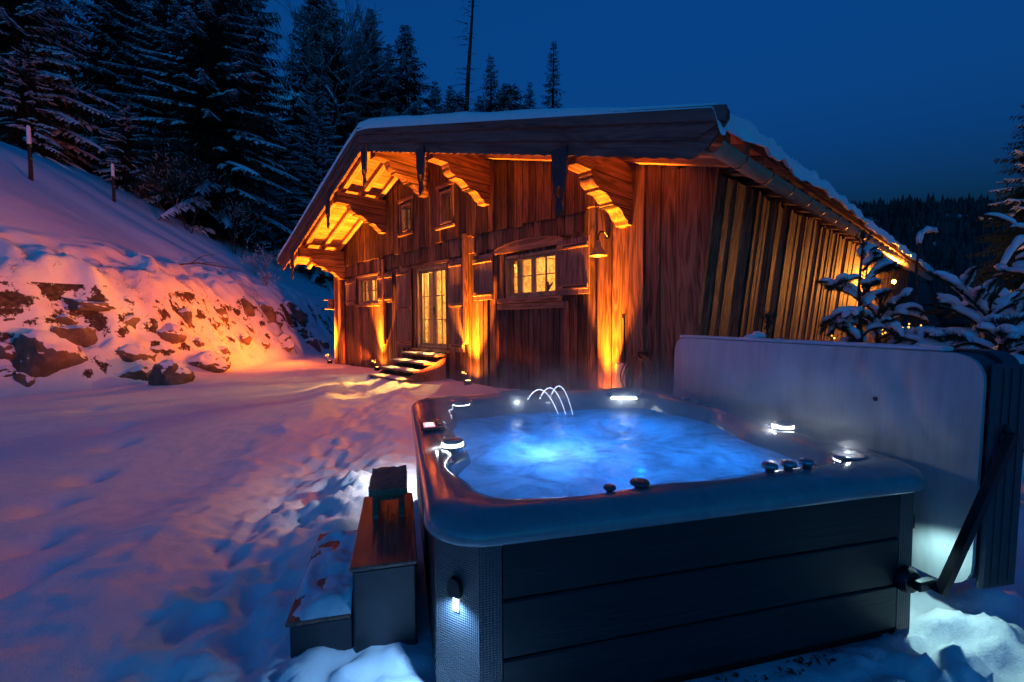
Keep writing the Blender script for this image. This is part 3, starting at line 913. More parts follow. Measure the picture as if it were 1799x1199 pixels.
def furniture():
    t = thing('cupboard', 'wooden cupboard seen through the wide window', 'cupboard', local(3.9, -4.2, .8), HR)
    mb = MB(); mb.cbox(-.6, .6, -.25, .25, 0, 1.9, .01); b = mb.build('carcass', M['inside'], t)
    for x in (-.58, .01):
        mb = MB(); mb.cbox(x, x + .57, .251, .275, .05, 1.85, .006); d = mb.build('door', M['frame'], t)
        mb = MB(); mb.lathe([(.012, 0), (.018, .02), (.004, .03)], (x + (.5 if x < 0 else .07), .276, .95), 8, (0, 1, 0)); mb.build('handle', M['black'], d)
    t = thing('side_table', 'small wooden table with a lamp behind the glazed door', 'table', local(6.75, -2.4, .8), HR)
    mb = MB(); mb.cbox(-.45, .45, -.3, .3, .68, .72, .008); mb.build('table_top', M['inside'], t)
    for x in (-.4, .4):
        for y in (-.25, .25):
            mb = MB(); mb.cbox(x - .025, x + .025, y - .025, y + .025, 0, .679, .004); mb.build('leg', M['inside'], t)
    for x, lab in ((-.22, 'lit table lamp behind the right leaf of the glazed door'), (.24, 'lit table lamp behind the left leaf of the glazed door')):
        t = thing('table_lamp', lab, 'lamp', local(6.75 + x, -2.4, 1.521), HR)
        mb = MB(); mb.lathe([(.06, 0), (.06, .02), (.015, .03), (.015, .2)], (0, 0, 0), 12); mb.build('lamp_base', M['black'], t)
        mb = MB(); mb.lathe([(.13, .17), (.08, .36)], (0, 0, 0), 16); mb.build('lamp_shade', M['shade_glow'], t)
    for s, n, z, e, lab in ((3.2, -2.6, 2.75, 480, 'ceiling lamp in the room behind the wide window'), (7.0, -.62, 2.80, 300, 'ceiling lamp just inside the glazed door'), (6.6, -3.2, 2.62, 620, 'ceiling lamp deep in the hall behind the glazed door'), (10.6, -2.4, 2.7, 700, 'ceiling lamp in the room behind the smaller window')):
        t = thing('pendant_lamp', lab, 'lamp', local(s, n, z), HR)
        mb = MB(); mb.lathe([(.01, .28), (.02, .14), (.09, .10), (.13, .02), (.12, .02), (.02, .10)], (0, 0, 0), 16); mb.build('lamp_shade', M['black'], t)
        mb = MB(); mb.lathe([(.005, .06), (.03, .045), (.04, .01), (.03, -.03), (.005, -.04)], (0, 0, 0), 12); mb.build('bulb', M['bulb'], t, smooth=True)
        lamp('bulb_light', 'POINT', (0, 0, -.09), e, (1.0, .60, .17), t, .035)
        if n > -1: lamp('door_beam', 'SPOT', (0, 0, -.10), 1700, (1.0, .46, .08), t, .02, (-.22, 1, -1.15), 36, .3)
    t = thing('attic_lamp', 'lamp in the attic room behind the gable windows', 'lamp', local(7.0, -1.8, 4.9), HR)
    mb = MB(); mb.lathe([(.005, .06), (.04, .04), (.05, 0), (.04, -.04), (.005, -.06)], (0, 0, 0), 12); mb.build('bulb', M['bulb'], t, smooth=True)
    lamp('bulb_light', 'POINT', (0, 0, -.12), 110, (1.0, .55, .14), t, .05)
    cloth = plain('curtain_cloth', (.62, .48, .28), .9)
    for s, z, w, h, lab in ((9.95, 2.1, .17, .95, 'bright curtain at the right side of the smaller window'), (11.02, 2.1, .17, .95, 'bright curtain at the left side of the smaller window'),
                            (2.68, 2.0, .26, .95, 'gathered curtain at the right side of the wide window'), (3.86, 2.0, .18, .95, 'gathered curtain at the left side of the wide window'),
                            (7.30, .85, .24, 2.2, 'long curtain at the left side of the glazed door')):
        t = thing('curtain', lab, 'curtain', local(s, -.26, z), HR)
        mb = MB(); vs = []; K = 19
        for zz in (0, h * .5, h):
            for k in range(K): vs.append((w * k / (K - 1) * (1 if zz else .9), -.03 + .02 * math.sin(k * 1.9) + .006 * math.sin(k * .7 + zz * 3), zz))
        mb.add(vs, [(r * K + k, r * K + k + 1, (r + 1) * K + k + 1, (r + 1) * K + k) for r in range(2) for k in range(K - 1)]); mb.build('cloth', cloth, t, smooth=True)
    t = thing('picture', 'framed picture on the back wall behind the wide window', 'picture', local(2.5, -4.47, 2.0), HR)
    mb = MB(); mb.box(-.45, .45, 0, .02, 0, .6); mb.build('canvas', plain('dim_canvas', (.12, .10, .07), .7, nscale=3, namp=.6), t)
    mb = MB(); bars(mb, -.5, .5, -.05, .65, .0, .04, .05); mb.build('frame', M['black'], t)
    t = thing('potted_plant', 'small potted plant on the sill of the wide window', 'plant', local(3.2, -.33, 2.045), HR)
    mb = MB(); mb.lathe([(.05, 0), (.065, .11), (.055, .11), (.05, .10)], (0, 0, 0), 14); mb.build('pot', plain('terracotta', (.3, .13, .07), .8), t)
    rp_ = random.Random(2); mb = MB()
    for k in range(34):
        a_ = rp_.uniform(0, 6.28); d = Vector((math.cos(a_) * .5, math.sin(a_) * .5, 1)).normalized() * rp_.uniform(.1, .24); w_ = Vector((-math.sin(a_), math.cos(a_), 0)) * .018; p_ = Vector((0, 0, .1))
        mb.add([p_, p_ + d * .6 + w_, p_ + d + Vector((math.cos(a_), math.sin(a_), 0)) * .04, p_ + d * .6 - w_], [(0, 1, 2, 3)])
    mb.build('leaves', M['needle2'], t, fix=False)
furniture()

# ------------------------------------------------------------------ things on and by the chalet
UP = (1.0, .235, .010)
def uplight(s, n, lab, e, size=66, tilt=-.10, flood=0, aim=(.78, .62, .14)):
    x, y, _ = local(s, n, 0)
    t = thing('ground_spotlight', lab, 'spotlight', (x, y, gz(x, y) - .02), HR, 'orange spotlights at the foot of the front wall')
    mb = MB(); mb.lathe([(.10, -.06), (.10, .0), (.085, .01), (.085, .07), (.10, .10), (.10, .125), (.082, .125), (.075, .105)], (0, 0, 0), 18); sharp(mb.build('housing', M['black'], t))
    mb = MB(); mb.lathe([(.074, .106), (.074, .114), (.002, .118)], (0, 0, 0), 18); mb.build('lens', M['lens'], t)
    mb = MB()
    mb.tube([(-.105, 0, -.02), (-.115, 0, .06), (-.10, 0, .09)], .008, 6); mb.tube([(.105, 0, -.02), (.115, 0, .06), (.10, 0, .09)], .008, 6)
    mb.build('yoke', M['black'], t)
    lamp('spot', 'SPOT', (0, 0, .14), e, UP, t, .05, (0, -tilt, 1), size, 1.0)
    lamp('halo', 'SPOT', (0, -.02, .15), 90, (1.0, .22, .012), t, .06, (0, -.35, 1), 150, 1.0)
    if flood:     # added side head and lens, made up for a spot washing snow and bank
        mb = MB(); mb.tube([(0, .06, .02), (0, .10, .2), (0, .10, .27)], .012, 8); mb.cbox(-.07, .07, .075, .125, .27, .34, .008); mb.cbox(-.08, .08, .07, .16, .343, .352, .003); mb.build('added_head', M['black'], t)
        mb = MB(); mb.box(-.055, .055, .1255, .128, .285, .328); mb.build('added_lens', emit('added_lens_glow', (1.0, .45, .1), 3), t)
        f = lamp('added_flood', 'SPOT', (0, .17, .31), flood, (1.0, .15, .012), t, .03, aim, 38, 1.0)
        f.scale = (3.4, 1, 1)
    return t
uplight(13.0, .34, 'orange spotlight at the foot of the far left corner post', 10000, flood=260, aim=(.45, .9, .06))
uplight(9.62, .22, 'orange spotlight beside the entrance steps', 13000, flood=1500, aim=(.93, .35, .10))
uplight(5.15, .22, 'orange spotlight between glazed door and barn door', 13000, flood=2700, aim=(.82, .57, .29))
uplight(1.45, .23, 'orange spotlight under the enamel wall lamp at the near corner', 12000, size=50, flood=2700, aim=(.82, .57, .29))

# entrance steps
t = thing('entrance_steps', 'snow dusted wooden steps leading up to the glazed door', 'steps', local(6.9, .12, 0), HR)
for i in range(4):
    z = .80 - .17 * i - .03; n0 = .03 + .30 * i; w = .82
    sh = .0
    mb = MB(); mb.cbox(-w + sh, w + sh, n0, n0 + .33, z - .05, z, .008); tr = mb.build('tread', M['tread'], t, (0, n0, z))
    mb = MB(); vs = []; K, J = 26, 8
    for a in range(K + 1):
        for b in range(J + 1):
            u, v = a / K, b / J
            ed = min(u, 1 - u) * 12; ev = min(v, 1 - v) * 5
            hh = .03 * min(1, ed) * min(1, ev) * (.55 + .9 * mnoise.noise((u * 9 + i * 5, v * 4, i)))
            vs.append((-w * .98 + 1.96 * w * u, n0 + .01 + .31 * v, z + .001 + max(-.004, hh)))
    mb.add(vs, [(a * (J + 1) + b, (a + 1) * (J + 1) + b, (a + 1) * (J + 1) + b + 1, a * (J + 1) + b + 1) for a in range(K) for b in range(J)])
    o = mb.build('snow', M['snow'], tr, smooth=True); o.location = -tr.location
for x in (-.72, .72):
    mb = MB(); mb.prism([(0, .02), (1.25, .02), (1.25, .2), (0, .70)], lambda u, v, w: (w, u, v), x - .03, x + .03); mb.build('stringer', M['tread'], t, (x, 0, 0))
mb = MB(); mb.box(-.68, .68, .02, .05, .05, .66); mb.build('riser', M['plank_dark'], t)

# enamel wall lamp
x, y, z = local(1.48, .08, 2.95)
t = thing('wall_lamp', 'dark enamel barn lamp on a bent arm by the wide window', 'lamp', (x, y, z), HR)
mb = MB(); mb.lathe([(.05, 0), (.05, .02)], (0, 0, 0), 14, (0, 1, 0)); mb.tube([(0, .02, 0), (0, .12, .06), (0, .22, .05), (0, .27, -.04), (0, .27, -.12)], .012, 8); mb.build('arm', M['black'], t)
mb = MB(); mb.lathe([(.03, -.10), (.045, -.14), (.045, -.20), (.09, -.25), (.145, -.33), (.15, -.35), (.14, -.345), (.085, -.26), (.03, -.21)], (0, .27, 0), 22); mb.build('lamp_shade', plain('grey_enamel', (.10, .09, .08), .35), t, smooth=True)
mb = MB(); mb.lathe([(.01, -.22), (.03, -.25), (.035, -.29), (.02, -.32), (.003, -.33)], (0, .27, 0), 12); mb.build('bulb', emit('dim_bulb', (1.0, .5, .12), 4), t, smooth=True)
lamp('added_snow_spot', 'SPOT', (0, .27, -.36), 330, (1.0, .15, .02), t, .04, (.50, 1, -.42), 100, .9)  # added: lamp switched on and spot aimed outwards to warm the foreground snow
# power box and conduit
t = thing('power_box', 'grey power box with a conduit at the near corner', 'power box', local(1.18, .135, .55), HR)
mb = MB(); mb.cbox(-.10, .10, -.075, .03, -.3, .32, .012); mb.build('box', plain('pale_plastic', (.55, .5, .42), .5), t)
mb = MB(); mb.tube([(-.03, -.045, .32), (-.03, -.045, 1.05)], .018, 8); mb.box(-.06, .0, -.075, -.02, 1.05, 1.12); mb.build('conduit', M['black'], t)
# garden hose
t = thing('garden_hose', 'coiled garden hose hanging on the near corner boards', 'hose', local(.78, .18, 1.02), HR)
mb = MB(); mb.cbox(-.08, .08, -.06, -.02, -.06, .06, .008); mb.tube([(0, -.05, .0), (0, .09, 0), (0, .11, .05)], .014, 6); mb.build('hook', M['black'], t)
rh = random.Random(5)
for k in range(6):
    mb = MB(); W_ = .13 + .035 * k * rh.uniform(.8, 1.1); H_ = .66 + rh.uniform(-.08, .16)
    pts = []
    for i in range(33):
        a = 2 * math.pi * i / 32
        pts.append((W_ * math.sin(a) * (1 - .25 * math.cos(a)), .05 + .006 * k + .01 * math.sin(a * 2 + k), -H_ / 2 + H_ / 2 * math.cos(a) + .018))
    mb.tube(pts, .011, 7, cap=False); mb.build('hose_loop', plain('brown_hose', (.16, .09, .04), .45), t, smooth=True)
# roofed box on the far left corner, its flame and spot added
t = thing('roofed_box', 'small roofed wooden box on the far left corner post, with an added light', 'lantern', local(13.0, .1, 2.05), HR)
mb = MB(); mb.cbox(.0, .05, -.02, .22, 0, .28, .006); mb.cbox(.05, .24, -.02, .03, 0, .28, .006); mb.build('back_panel', M['shut'], t)
mb = MB(); mb.cbox(-.05, .30, -.04, .30, .281, .315, .006); mb.build('lid', M['batten'], t)
mb = MB(); mb.cbox(-.05, .30, -.04, .27, -.035, -.001, .006); mb.build('floor_board', M['batten'], t)
mb = MB(); mb.box(.225, .23, .04, .20, .02, .26); mb.box(.06, .22, .20, .205, .02, .26); mb.build('glass', M['glass'], t)
mb = MB(); mb.lathe([(.02, 0), (.022, .10), (.004, .15)], (.13, .10, .0), 10); mb.build('added_flame', M['bulb'], t, smooth=True)
lamp('added_bank_spot', 'SPOT', (.26, .24, .14), 900, (1.0, .16, .010), t, .05, (.12, 1, -.50), 125, 1.0)  # added spot beside the box, warming the snowy bank and path
# lamp on the far part of the side wall
x, y, z = local(lean(2.75) - .12, -12.2, 2.75)
t = thing('bulkhead_lamp', 'bright warm lamp far along the side wall behind snowy pine', 'lamp', (x, y, z), HR)
mb = MB(); mb.cbox(.02, .10, -.06, .06, -.10, .12, .01); mb.build('back_plate', M['black'], t)
mb = MB(); mb.tube([(.02, 0, .04), (-.2, 0, .12), (-.36, 0, .08)], .012, 6); mb.build('arm', M['black'], t)
mb = MB(); mb.lathe([(.005, .07), (.045, .05), (.06, 0), (.045, -.05), (.005, -.07)], (-.38, 0, 0), 14); mb.build('bulb', emit('bulkhead_glow', (1, .52, .10), 9), t, smooth=True)
lamp('lamp_light', 'POINT', (-.47, 0, -.05), 380, (1.0, .40, .06), t, .06)
lamp('lamp_beam', 'SPOT', (-.46, .08, -.03), 2100, (1.0, .30, .032), t, .06, (-.05, 1, -.05), 120, .5)

# fairy lights strung on the low rail by the side wall
t = thing('fairy_light_string', 'string of tiny yellow fairy lights behind the hot tub cover', 'fairy lights', (5.55, 7.2, .72), 0)
rf = random.Random(9); cab = MB(); last = None; pts = []
for k in range(46):
    u = k / 45
    cl_ = (0, .44, .82)[k % 3] + rf.gauss(0, .10)
    pts.append((cl_ * 1.9 - .1, rf.uniform(-.15, .15) + .9 * cl_, .62 + rf.gauss(0, .07) + .10 * math.sin(k)))
pts.sort()
cab.tube(pts, .004, 4); cab.build('cable', M['black'], t)
for p in pts:
    mb = MB(); mb.lathe([(.002, .014), (.012, .008), (.013, -.004), (.002, -.016)], p, 8); mb.build('bulb', M['fairy'], t, p, smooth=True)
mb = MB(); mb.box(-.15, -.09, -.03, .03, -.9, .66); mb.box(1.25, 1.31, .85, .91, -.9, .66); mb.hexa([(-.15, -.03, .30), (1.31, .85, .30), (1.31, .91, .30), (-.15, .03, .30), (-.15, -.03, .38), (1.31, .85, .38), (1.31, .91, .38), (-.15, .03, .38)])
mb.build('rail', M['tread'], t)

# ------------------------------------------------------------------ hot tub (local x along the near side, y away from the camera)
TW, TD = 2.53, 2.62
TC = (-.30, 1.56, 0.0); TR = R(14)
tub = thing('hot_tub', 'large square hot tub glowing blue with dark panelled sides', 'hot tub', TC, TR)

def shellmat():
    m, nt, b = newmat('pearl_acrylic')
    n = nd(nt, 'ShaderNodeTexNoise', Scale=5.0, Detail=6.0, Roughness=.7, Distortion=1.5); nt.links.new(objcoord(nt, (1, 1, 1), False), n.inputs['Vector'])
    c = ramp(nt, n.outputs[0], [(.3, (.19, .19, .20)), (.6, (.25, .25, .26)), (.8, (.32, .32, .33))])
    nt.links.new(c.outputs[0], b.inputs['Base Color'])
    b.inputs['Roughness'].default_value = .16
    b.inputs['Coat Weight'].default_value = .45; b.inputs['Coat Roughness'].default_value = .06
    return m
M['shell'] = shellmat()
def panelmat():
    m, nt, b = newmat('charcoal_panel')
    n = nd(nt, 'ShaderNodeTexNoise', Scale=1.0, Detail=6.0, Roughness=.7); nt.links.new(objcoord(nt, (1.6, 60, 110)), n.inputs['Vector'])
    c = ramp(nt, n.outputs[0], [(.3, (.012, .012, .014)), (.7, (.026, .026, .029))])
    nt.links.new(c.outputs[0], b.inputs['Base Color'])
    b.inputs['Roughness'].default_value = .5; b.inputs['Specular IOR Level'].default_value = .25
    bump(nt, b, n.outputs[0], .45, .004)
    return m
M['panel'] = panelmat()
def meshmat():
    m, nt, b = newmat('woven_corner_panel')
    tc = nd(nt, 'ShaderNodeTexCoord'); sx = nd(nt, 'ShaderNodeSeparateXYZ'); nt.links.new(tc.outputs['Object'], sx.inputs[0])
    sub = nd(nt, 'ShaderNodeMath', _operation='SUBTRACT'); nt.links.new(sx.outputs[0], sub.inputs[0]); nt.links.new(sx.outputs[1], sub.inputs[1])
    outs = []
    for src, k in ((sub.outputs[0], 480.), (sx.outputs[2], 640.)):
        mu = nd(nt, 'ShaderNodeMath', _operation='MULTIPLY', i1=k); nt.links.new(src, mu.inputs[0])
        s = nd(nt, 'ShaderNodeMath', _operation='SINE'); nt.links.new(mu.outputs[0], s.inputs[0]); outs.append(s)
    p = nd(nt, 'ShaderNodeMath', _operation='ADD'); nt.links.new(outs[0].outputs[0], p.inputs[0]); nt.links.new(outs[1].outputs[0], p.inputs[1])
    c = ramp(nt, p.outputs[0], [(.0, (.025, .025, .028)), (1.0, (.06, .06, .065))])
    nt.links.new(c.outputs[0], b.inputs['Base Color'])
    b.inputs['Roughness'].default_value = .5
    bump(nt, b, p.outputs[0], .35, .002)
    return m
M['mesh'] = meshmat()
def watermat():
    m = bpy.data.materials.new('bubbling_water'); m.use_nodes = True
    nt = m.node_tree; nt.nodes.clear()
    o = nd(nt, 'ShaderNodeOutputMaterial')
    co = objcoord(nt, (1, 1, 1), False)
    n1 = nd(nt, 'ShaderNodeTexNoise', Scale=2.4, Detail=6.0, Roughness=.6, Distortion=1.6); nt.links.new(co, n1.inputs['Vector'])
    n2 = nd(nt, 'ShaderNodeTexNoise', Scale=9.0, Detail=5.0, Roughness=.6, Distortion=.8); nt.links.new(co, n2.inputs['Vector'])
    mx = nd(nt, 'ShaderNodeMath', _operation='MULTIPLY_ADD', i1=.35); nt.links.new(n2.outputs[0], mx.inputs[0]); nt.links.new(n1.outputs[0], mx.inputs[2])
    fr = ramp(nt, mx.outputs[0], [(.50, (.30, .30, .30)), (.66, (.72, .72, .72)), (.80, (1, 1, 1))])     # how aerated the water is
    tl = nd(nt, 'ShaderNodeBsdfTranslucent'); tl.inputs[0].default_value = (.80, .86, .95, 1)
    df = nd(nt, 'ShaderNodeBsdfDiffuse'); df.inputs[0].default_value = (.55, .62, .72, 1)
    md = nd(nt, 'ShaderNodeMixShader'); md.inputs[0].default_value = .12; nt.links.new(tl.outputs[0], md.inputs[1]); nt.links.new(df.outputs[0], md.inputs[2])
    tp = nd(nt, 'ShaderNodeBsdfTransparent'); tp.inputs[0].default_value = (.55, .78, .95, 1)
    m1 = nd(nt, 'ShaderNodeMixShader'); nt.links.new(fr.outputs[0], m1.inputs[0]); nt.links.new(tp.outputs[0], m1.inputs[1]); nt.links.new(md.outputs[0], m1.inputs[2])
    gl = nd(nt, 'ShaderNodeBsdfGlossy', Roughness=.12)
    fz = nd(nt, 'ShaderNodeFresnel', IOR=1.33)
    bn = nd(nt, 'ShaderNodeBump', Strength=.5, Distance=.03); nt.links.new(mx.outputs[0], bn.inputs['Height'])
    nt.links.new(bn.outputs[0], gl.inputs['Normal']); nt.links.new(bn.outputs[0], fz.inputs['Normal']); nt.links.new(bn.outputs[0], tl.inputs['Normal'])
    fm = nd(nt, 'ShaderNodeMath', _operation='MULTIPLY', i1=.6); nt.links.new(fz.outputs[0], fm.inputs[0])
    m2 = nd(nt, 'ShaderNodeMixShader'); nt.links.new(fm.outputs[0], m2.inputs[0]); nt.links.new(m1.outputs[0], m2.inputs[1]); nt.links.new(gl.outputs[0], m2.inputs[2])
    nt.links.new(m2.outputs[0], o.inputs[0])
    return m
M['water'] = watermat()

def rr(inset, r, ns=30, nc=12):
    """rounded rectangle, the same number of points whatever the inset"""
    x0, x1, y0, y1 = inset, TW - inset, inset, TD - inset
    r = max(r, .02); pts = []
    for (cx_, cy_, a0), (ex, ey) in zip(((x1 - r, y0 + r, -90), (x1 - r, y1 - r, 0), (x0 + r, y1 - r, 90), (x0 + r, y0 + r, 180)),
                                     ((x1, y1 - r), (x0 + r, y1), (x0, y0 + r), (x1 - r, y0))):
        for i in range(nc + 1):
            a = R(a0 + 90 * i / nc); pts.append((cx_ + r * math.cos(a), cy_ + r * math.sin(a)))
        sx_, sy_ = pts[-1]
        for i in range(1, ns): pts.append((sx_ + (ex - sx_) * i / ns, sy_ + (ey - sy_) * i / ns))
    return pts
BUMPS = [((2.28, .22), .17, .32), ((2.53, .95), .07, .25), ((.2, 2.42), .22, .34), ((0, 1.55), .08, .14), ((0, 1.02), .11, .13), ((0, .62), -.05, .14), ((.12, .12), .10, .25),
         ((1.0, 0), .06, .18), ((1.72, 0), .05, .2), ((.55, 0), -.03, .2), ((2.4, 2.5), .12, .3), ((1.25, 2.62), .05, .3), ((2.53, 1.6), -.05, .25)]
RINGS = [(.012, .715, 0), (.0, .722, 0), (-.006, .732, 0), (-.006, .752, 0), (.002, .774, 0), (.018, .792, 0), (.042, .806, .05), (.075, .8165, .15), (.10, .8225, .3), (.13, .8235, .5), (.152, .815, .7), (.172, .798, .85), (.188, .772, .95), (.202, .745, 1), (.22, .69, 1), (.26, .60, 1), (.33, .46, 1), (.46, .42, .8), (.60, .40, .5), (.66, .36, .2), (.72, .12, .1)]
outer = rr(0, .24)
def rise(x, y): return .055 * max(0., min(1., (y - 1.7) / .8)) ** 1.5
def inner_pts(inset, bw):
    base = rr(inset, max(.24 - inset * .3, .12))
    out = []
    for (ox, oy), (bx, by) in zip(outer, base):
        add = sum(a * math.exp(-((ox - c[0]) ** 2 + (oy - c[1]) ** 2) / (2 * s * s)) for c, a, s in BUMPS) * bw
        dx, dy = TW / 2 - bx, TD / 2 - by
        # push towards the middle
        L_ = math.hypot(dx, dy); out.append((bx + dx / L_ * add, by + dy / L_ * add))
    return out
mb = MB(); vs = []; K = len(outer)
for inset, z, bw in RINGS:
    for x, y in inner_pts(inset, bw): vs.append((x, y, z + (rise(x, y) if z > .7 else 0)))
fs = [(i * K + k, i * K + (k + 1) % K, (i + 1) * K + (k + 1) % K, (i + 1) * K + k) for i in range(len(RINGS) - 1) for k in range(K)]
vs.append((TW / 2, TD / 2, .12)); fs += [((len(RINGS) - 1) * K + k, (len(RINGS) - 1) * K + (k + 1) % K, len(vs) - 1) for k in range(K)]
mb.add(vs, fs)
shell = mb.build('shell', M['shell'], tub, smooth=True)
# water
WZ = .705
wp = inner_pts(.214, 1); mb = MB(); vs = [(TW / 2, TD / 2, WZ)]; NR = 46
for i in range(1, NR + 1):
    t = i / NR
    for x, y in wp:
        X_ = TW / 2 + (x - TW / 2) * t; Y_ = TD / 2 + (y - TD / 2) * t
        f = 1 - t ** 8
        boil = math.exp(-((X_ - .75) ** 2 + (Y_ - 1.15) ** 2) / .25) + .5 * math.exp(-((X_ - 1.5) ** 2 + (Y_ - 1.7) ** 2) / .3)
        zz = .007 * mnoise.noise((X_ * 5, Y_ * 5, 1)) + .006 * mnoise.noise((X_ * 13, Y_ * 13, 4)) * (1 + 1.5 * boil)
        vs.append((X_, Y_, WZ + zz * f))
fs = [(0, 1 + k, 1 + (k + 1) % K) for k in range(K)]
for i in range(NR - 1):
    for k in range(K): fs.append((1 + i * K + k, 1 + i * K + (k + 1) % K, 1 + (i + 1) * K + (k + 1) % K, 1 + (i + 1) * K + k))
mb.add(vs, fs); water = mb.build('water', M['water'], tub, smooth=True)
water['label'] = 'bubbling water lit blue from below'
# underwater lamps
for (x, y, z, e, r) in ((.80, 1.20, .30, 25, .07), (1.80, 1.75, .30, 20, .07), (1.80, .75, .30, 16, .07)):
    mb = MB(); mb.lathe([(r, 0), (r * .9, .02), (.005, .03)], (x, y, .125), 18); lo = mb.build('underwater_lamp', emit('blue_underwater_lens', (.02, .18, 1.0), 4), tub)
    lamp('underwater_light', 'POINT', (x, y, z), e, (.015, .25, 1.0), tub, .09)
lamp('added_water_light', 'POINT', (.85, 1.12, .50), 3.2, (.34, .60, 1.0), tub, .08)  # added pale light under the surface to whiten the churning water
# cabinet: chamfered corners
CH = .15; IN = .035; SEG = .24
def cabinet_panel(p0, p1, z0, z1):
    """board between two points on the cabinet outline (outside on the right-hand side)"""
    p0, p1 = Vector(p0), Vector(p1); d = (p1 - p0).normalized(); nrm = Vector((d.y, -d.x))
    mb = MB(); tk = .02
    a, b = p0 + d * .003, p1 - d * .003
    c = .006
    prof = [(0, z0), (tk - c, z0), (tk, z0 + c), (tk, z1 - c), (tk - c, z1), (0, z1)]
    mb.prism([(u, v) for u, v in prof], lambda u, v, w: ((a + (b - a) * w - nrm * (tk - u)).x, (a + (b - a) * w - nrm * (tk - u)).y, v), 0, 1)
    # grain runs along the board: build in its own frame
    o = mb.build('panel_board', M['panel'], tub, (0, 0, 0))
    loc = Vector((a.x, a.y, z0)); ang = math.atan2(d.y, d.x)
    M_ = Matrix.Translation(loc) @ Matrix.Rotation(ang, 4, 'Z')
    o.data.transform(M_.inverted()); o.location = loc; o.rotation_euler = (0, 0, ang)
    return o
x0, x1, y0, y1 = IN, TW - IN, IN, TD - IN
ZB = [.03, .252, .486, .712]
for A, B in (((x0 + SEG, y0), (x1 - SEG, y0)), ((x1, y0 + SEG), (x1, y1 - SEG)), ((x1 - SEG, y1), (x0 + SEG, y1)), ((x0, y1 - SEG), (x0, y0 + SEG))):
    for i in range(3): cabinet_panel(A, B, ZB[i] + .004, ZB[i + 1] - .004)
mb = MB()
q = .03
mb.prism([(x0 + CH + q, y0 + q), (x1 - CH - q, y0 + q), (x1 - q, y0 + CH + q), (x1 - q, y1 - CH - q), (x1 - CH - q, y1 - q), (x0 + CH + q, y1 - q), (x0 + q, y1 - CH - q), (x0 + q, y0 + CH + q)], lambda u, v, w: (u, v, w), -.02, .10)
mb.build('base_frame', M['dark'], tub)
mb = MB()
ring = [(x0 + CH + q, y0 + q), (x1 - CH - q, y0 + q), (x1 - q, y0 + CH + q), (x1 - q, y1 - CH - q), (x1 - CH - q, y1 - q), (x0 + CH + q, y1 - q), (x0 + q, y1 - CH - q), (x0 + q, y0 + CH + q)]
mb.add([(u, v, .10) for u, v in ring] + [(u, v, .714) for u, v in ring], [(i, (i + 1) % 8, 8 + (i + 1) % 8, 8 + i) for i in range(8)])
mb.build('inner_frame', M['dark'], tub)
for (cx_, cy_, sx_, sy_) in ((x0, y0, 1, 1), (x1, y0, -1, 1), (x1, y1, -1, -1), (x0, y1, 1, -1)):
    line = [(SEG - .002, 0), (CH, 0), (CH * .55, CH * .33), (CH * .33, CH * .55), (0, CH), (0, SEG - .002)]
    line = [(SEG - .002, 0), (CH, 0), (0, CH), (0, SEG - .002)]
    mb = MB(); tk = .022
    inn = [(SEG - .002, tk), (CH + tk * .4, tk), (tk, CH + tk * .4), (tk, SEG - .002)]
    poly = [(cx_ + a * sx_, cy_ + b * sy_) for a, b in line + inn[::-1]]
    mb.prism(poly, lambda u, v, w: (u, v, w), .02, .713)
    cp = mb.build('corner_panel', M['mesh'], tub, (cx_, cy_, 0))
    # lamp in the corner: small black hood over a white strip, shining down
    dd = Vector((-sx_, -sy_, 0)).normalized(); c0 = Vector((CH / 2 * sx_, CH / 2 * sy_, 0))
    side = Vector((-dd.y, dd.x, 0)); mb = MB()
    prof = [(-.026, 0), (.026, 0), (.030, .02), (.027, .055), (.015, .07), (-.015, .07), (-.027, .055), (-.03, .02)]
    mb.prism(prof, lambda u, v, w: tuple(c0 + side * u + dd * w + Vector((0, 0, .495 + v))), -.004, .022); mb.build('lamp_hood', M['black'], cp)
    mb = MB(); mb.prism([(-.012, -.055), (.012, -.055), (.013, .006), (-.013, .006)], lambda u, v, w: tuple(c0 + side * u + dd * w + Vector((0, 0, .487 + v))), .001, .007); mb.build('corner_light', M['led_strip'], cp)
    near = cy_ == y0
    col = (.72, .93, 1.0)
    e = {(x0, y0): 34.0, (x1, y0): 10.0, (x1, y1): 8.0, (x0, y1): 40.0}[(cx_, cy_)]
    col = {(x0, y0): (.22, .52, 1.0), (x1, y0): (.50, .95, 1.0), (x1, y1): col, (x0, y1): (.75, .85, 1.0)}[(cx_, cy_)]
    lamp('corner_spot', 'SPOT', tuple(c0 + dd * .03 + Vector((0, 0, .485))), e, col, cp, .012, tuple(Vector((0, 0, -1)) + dd * .3), 158, 1.0)
# rim fittings
def knob(x, y, r, h, n=18, name='valve_knob', mat=None, z=.822, tilt=0):
    mb = MB(); zz = z + rise(x, y)
    mb.lathe([(r * .55, -.01), (r * .55, h * .4), (r * .95, h * .5), (r, h * .75), (r * .85, h), (r * .3, h * 1.06)], (x, y, zz), n); o = mb.build(name, mat or M['chrome'], tub, (x, y, zz), smooth=True)
    return o
M['chrome'] = plain('grey_chrome', (.30, .30, .33), .22, metal=.7)
M['knobdark'] = plain('dark_grey_plastic', (.06, .06, .07), .3)
for x in (1.62, 1.73, 1.84): knob(x, .17, .036, .045)
knob(.93, .17, .045, .03, mat=M['knobdark'], z=.815); knob(.78, .16, .028, .026, mat=M['knobdark'], z=.815)
knob(2.43, 1.80, .033, .03); knob(2.42, 1.95, .033, .03); knob(2.43, 1.66, .03, .025)
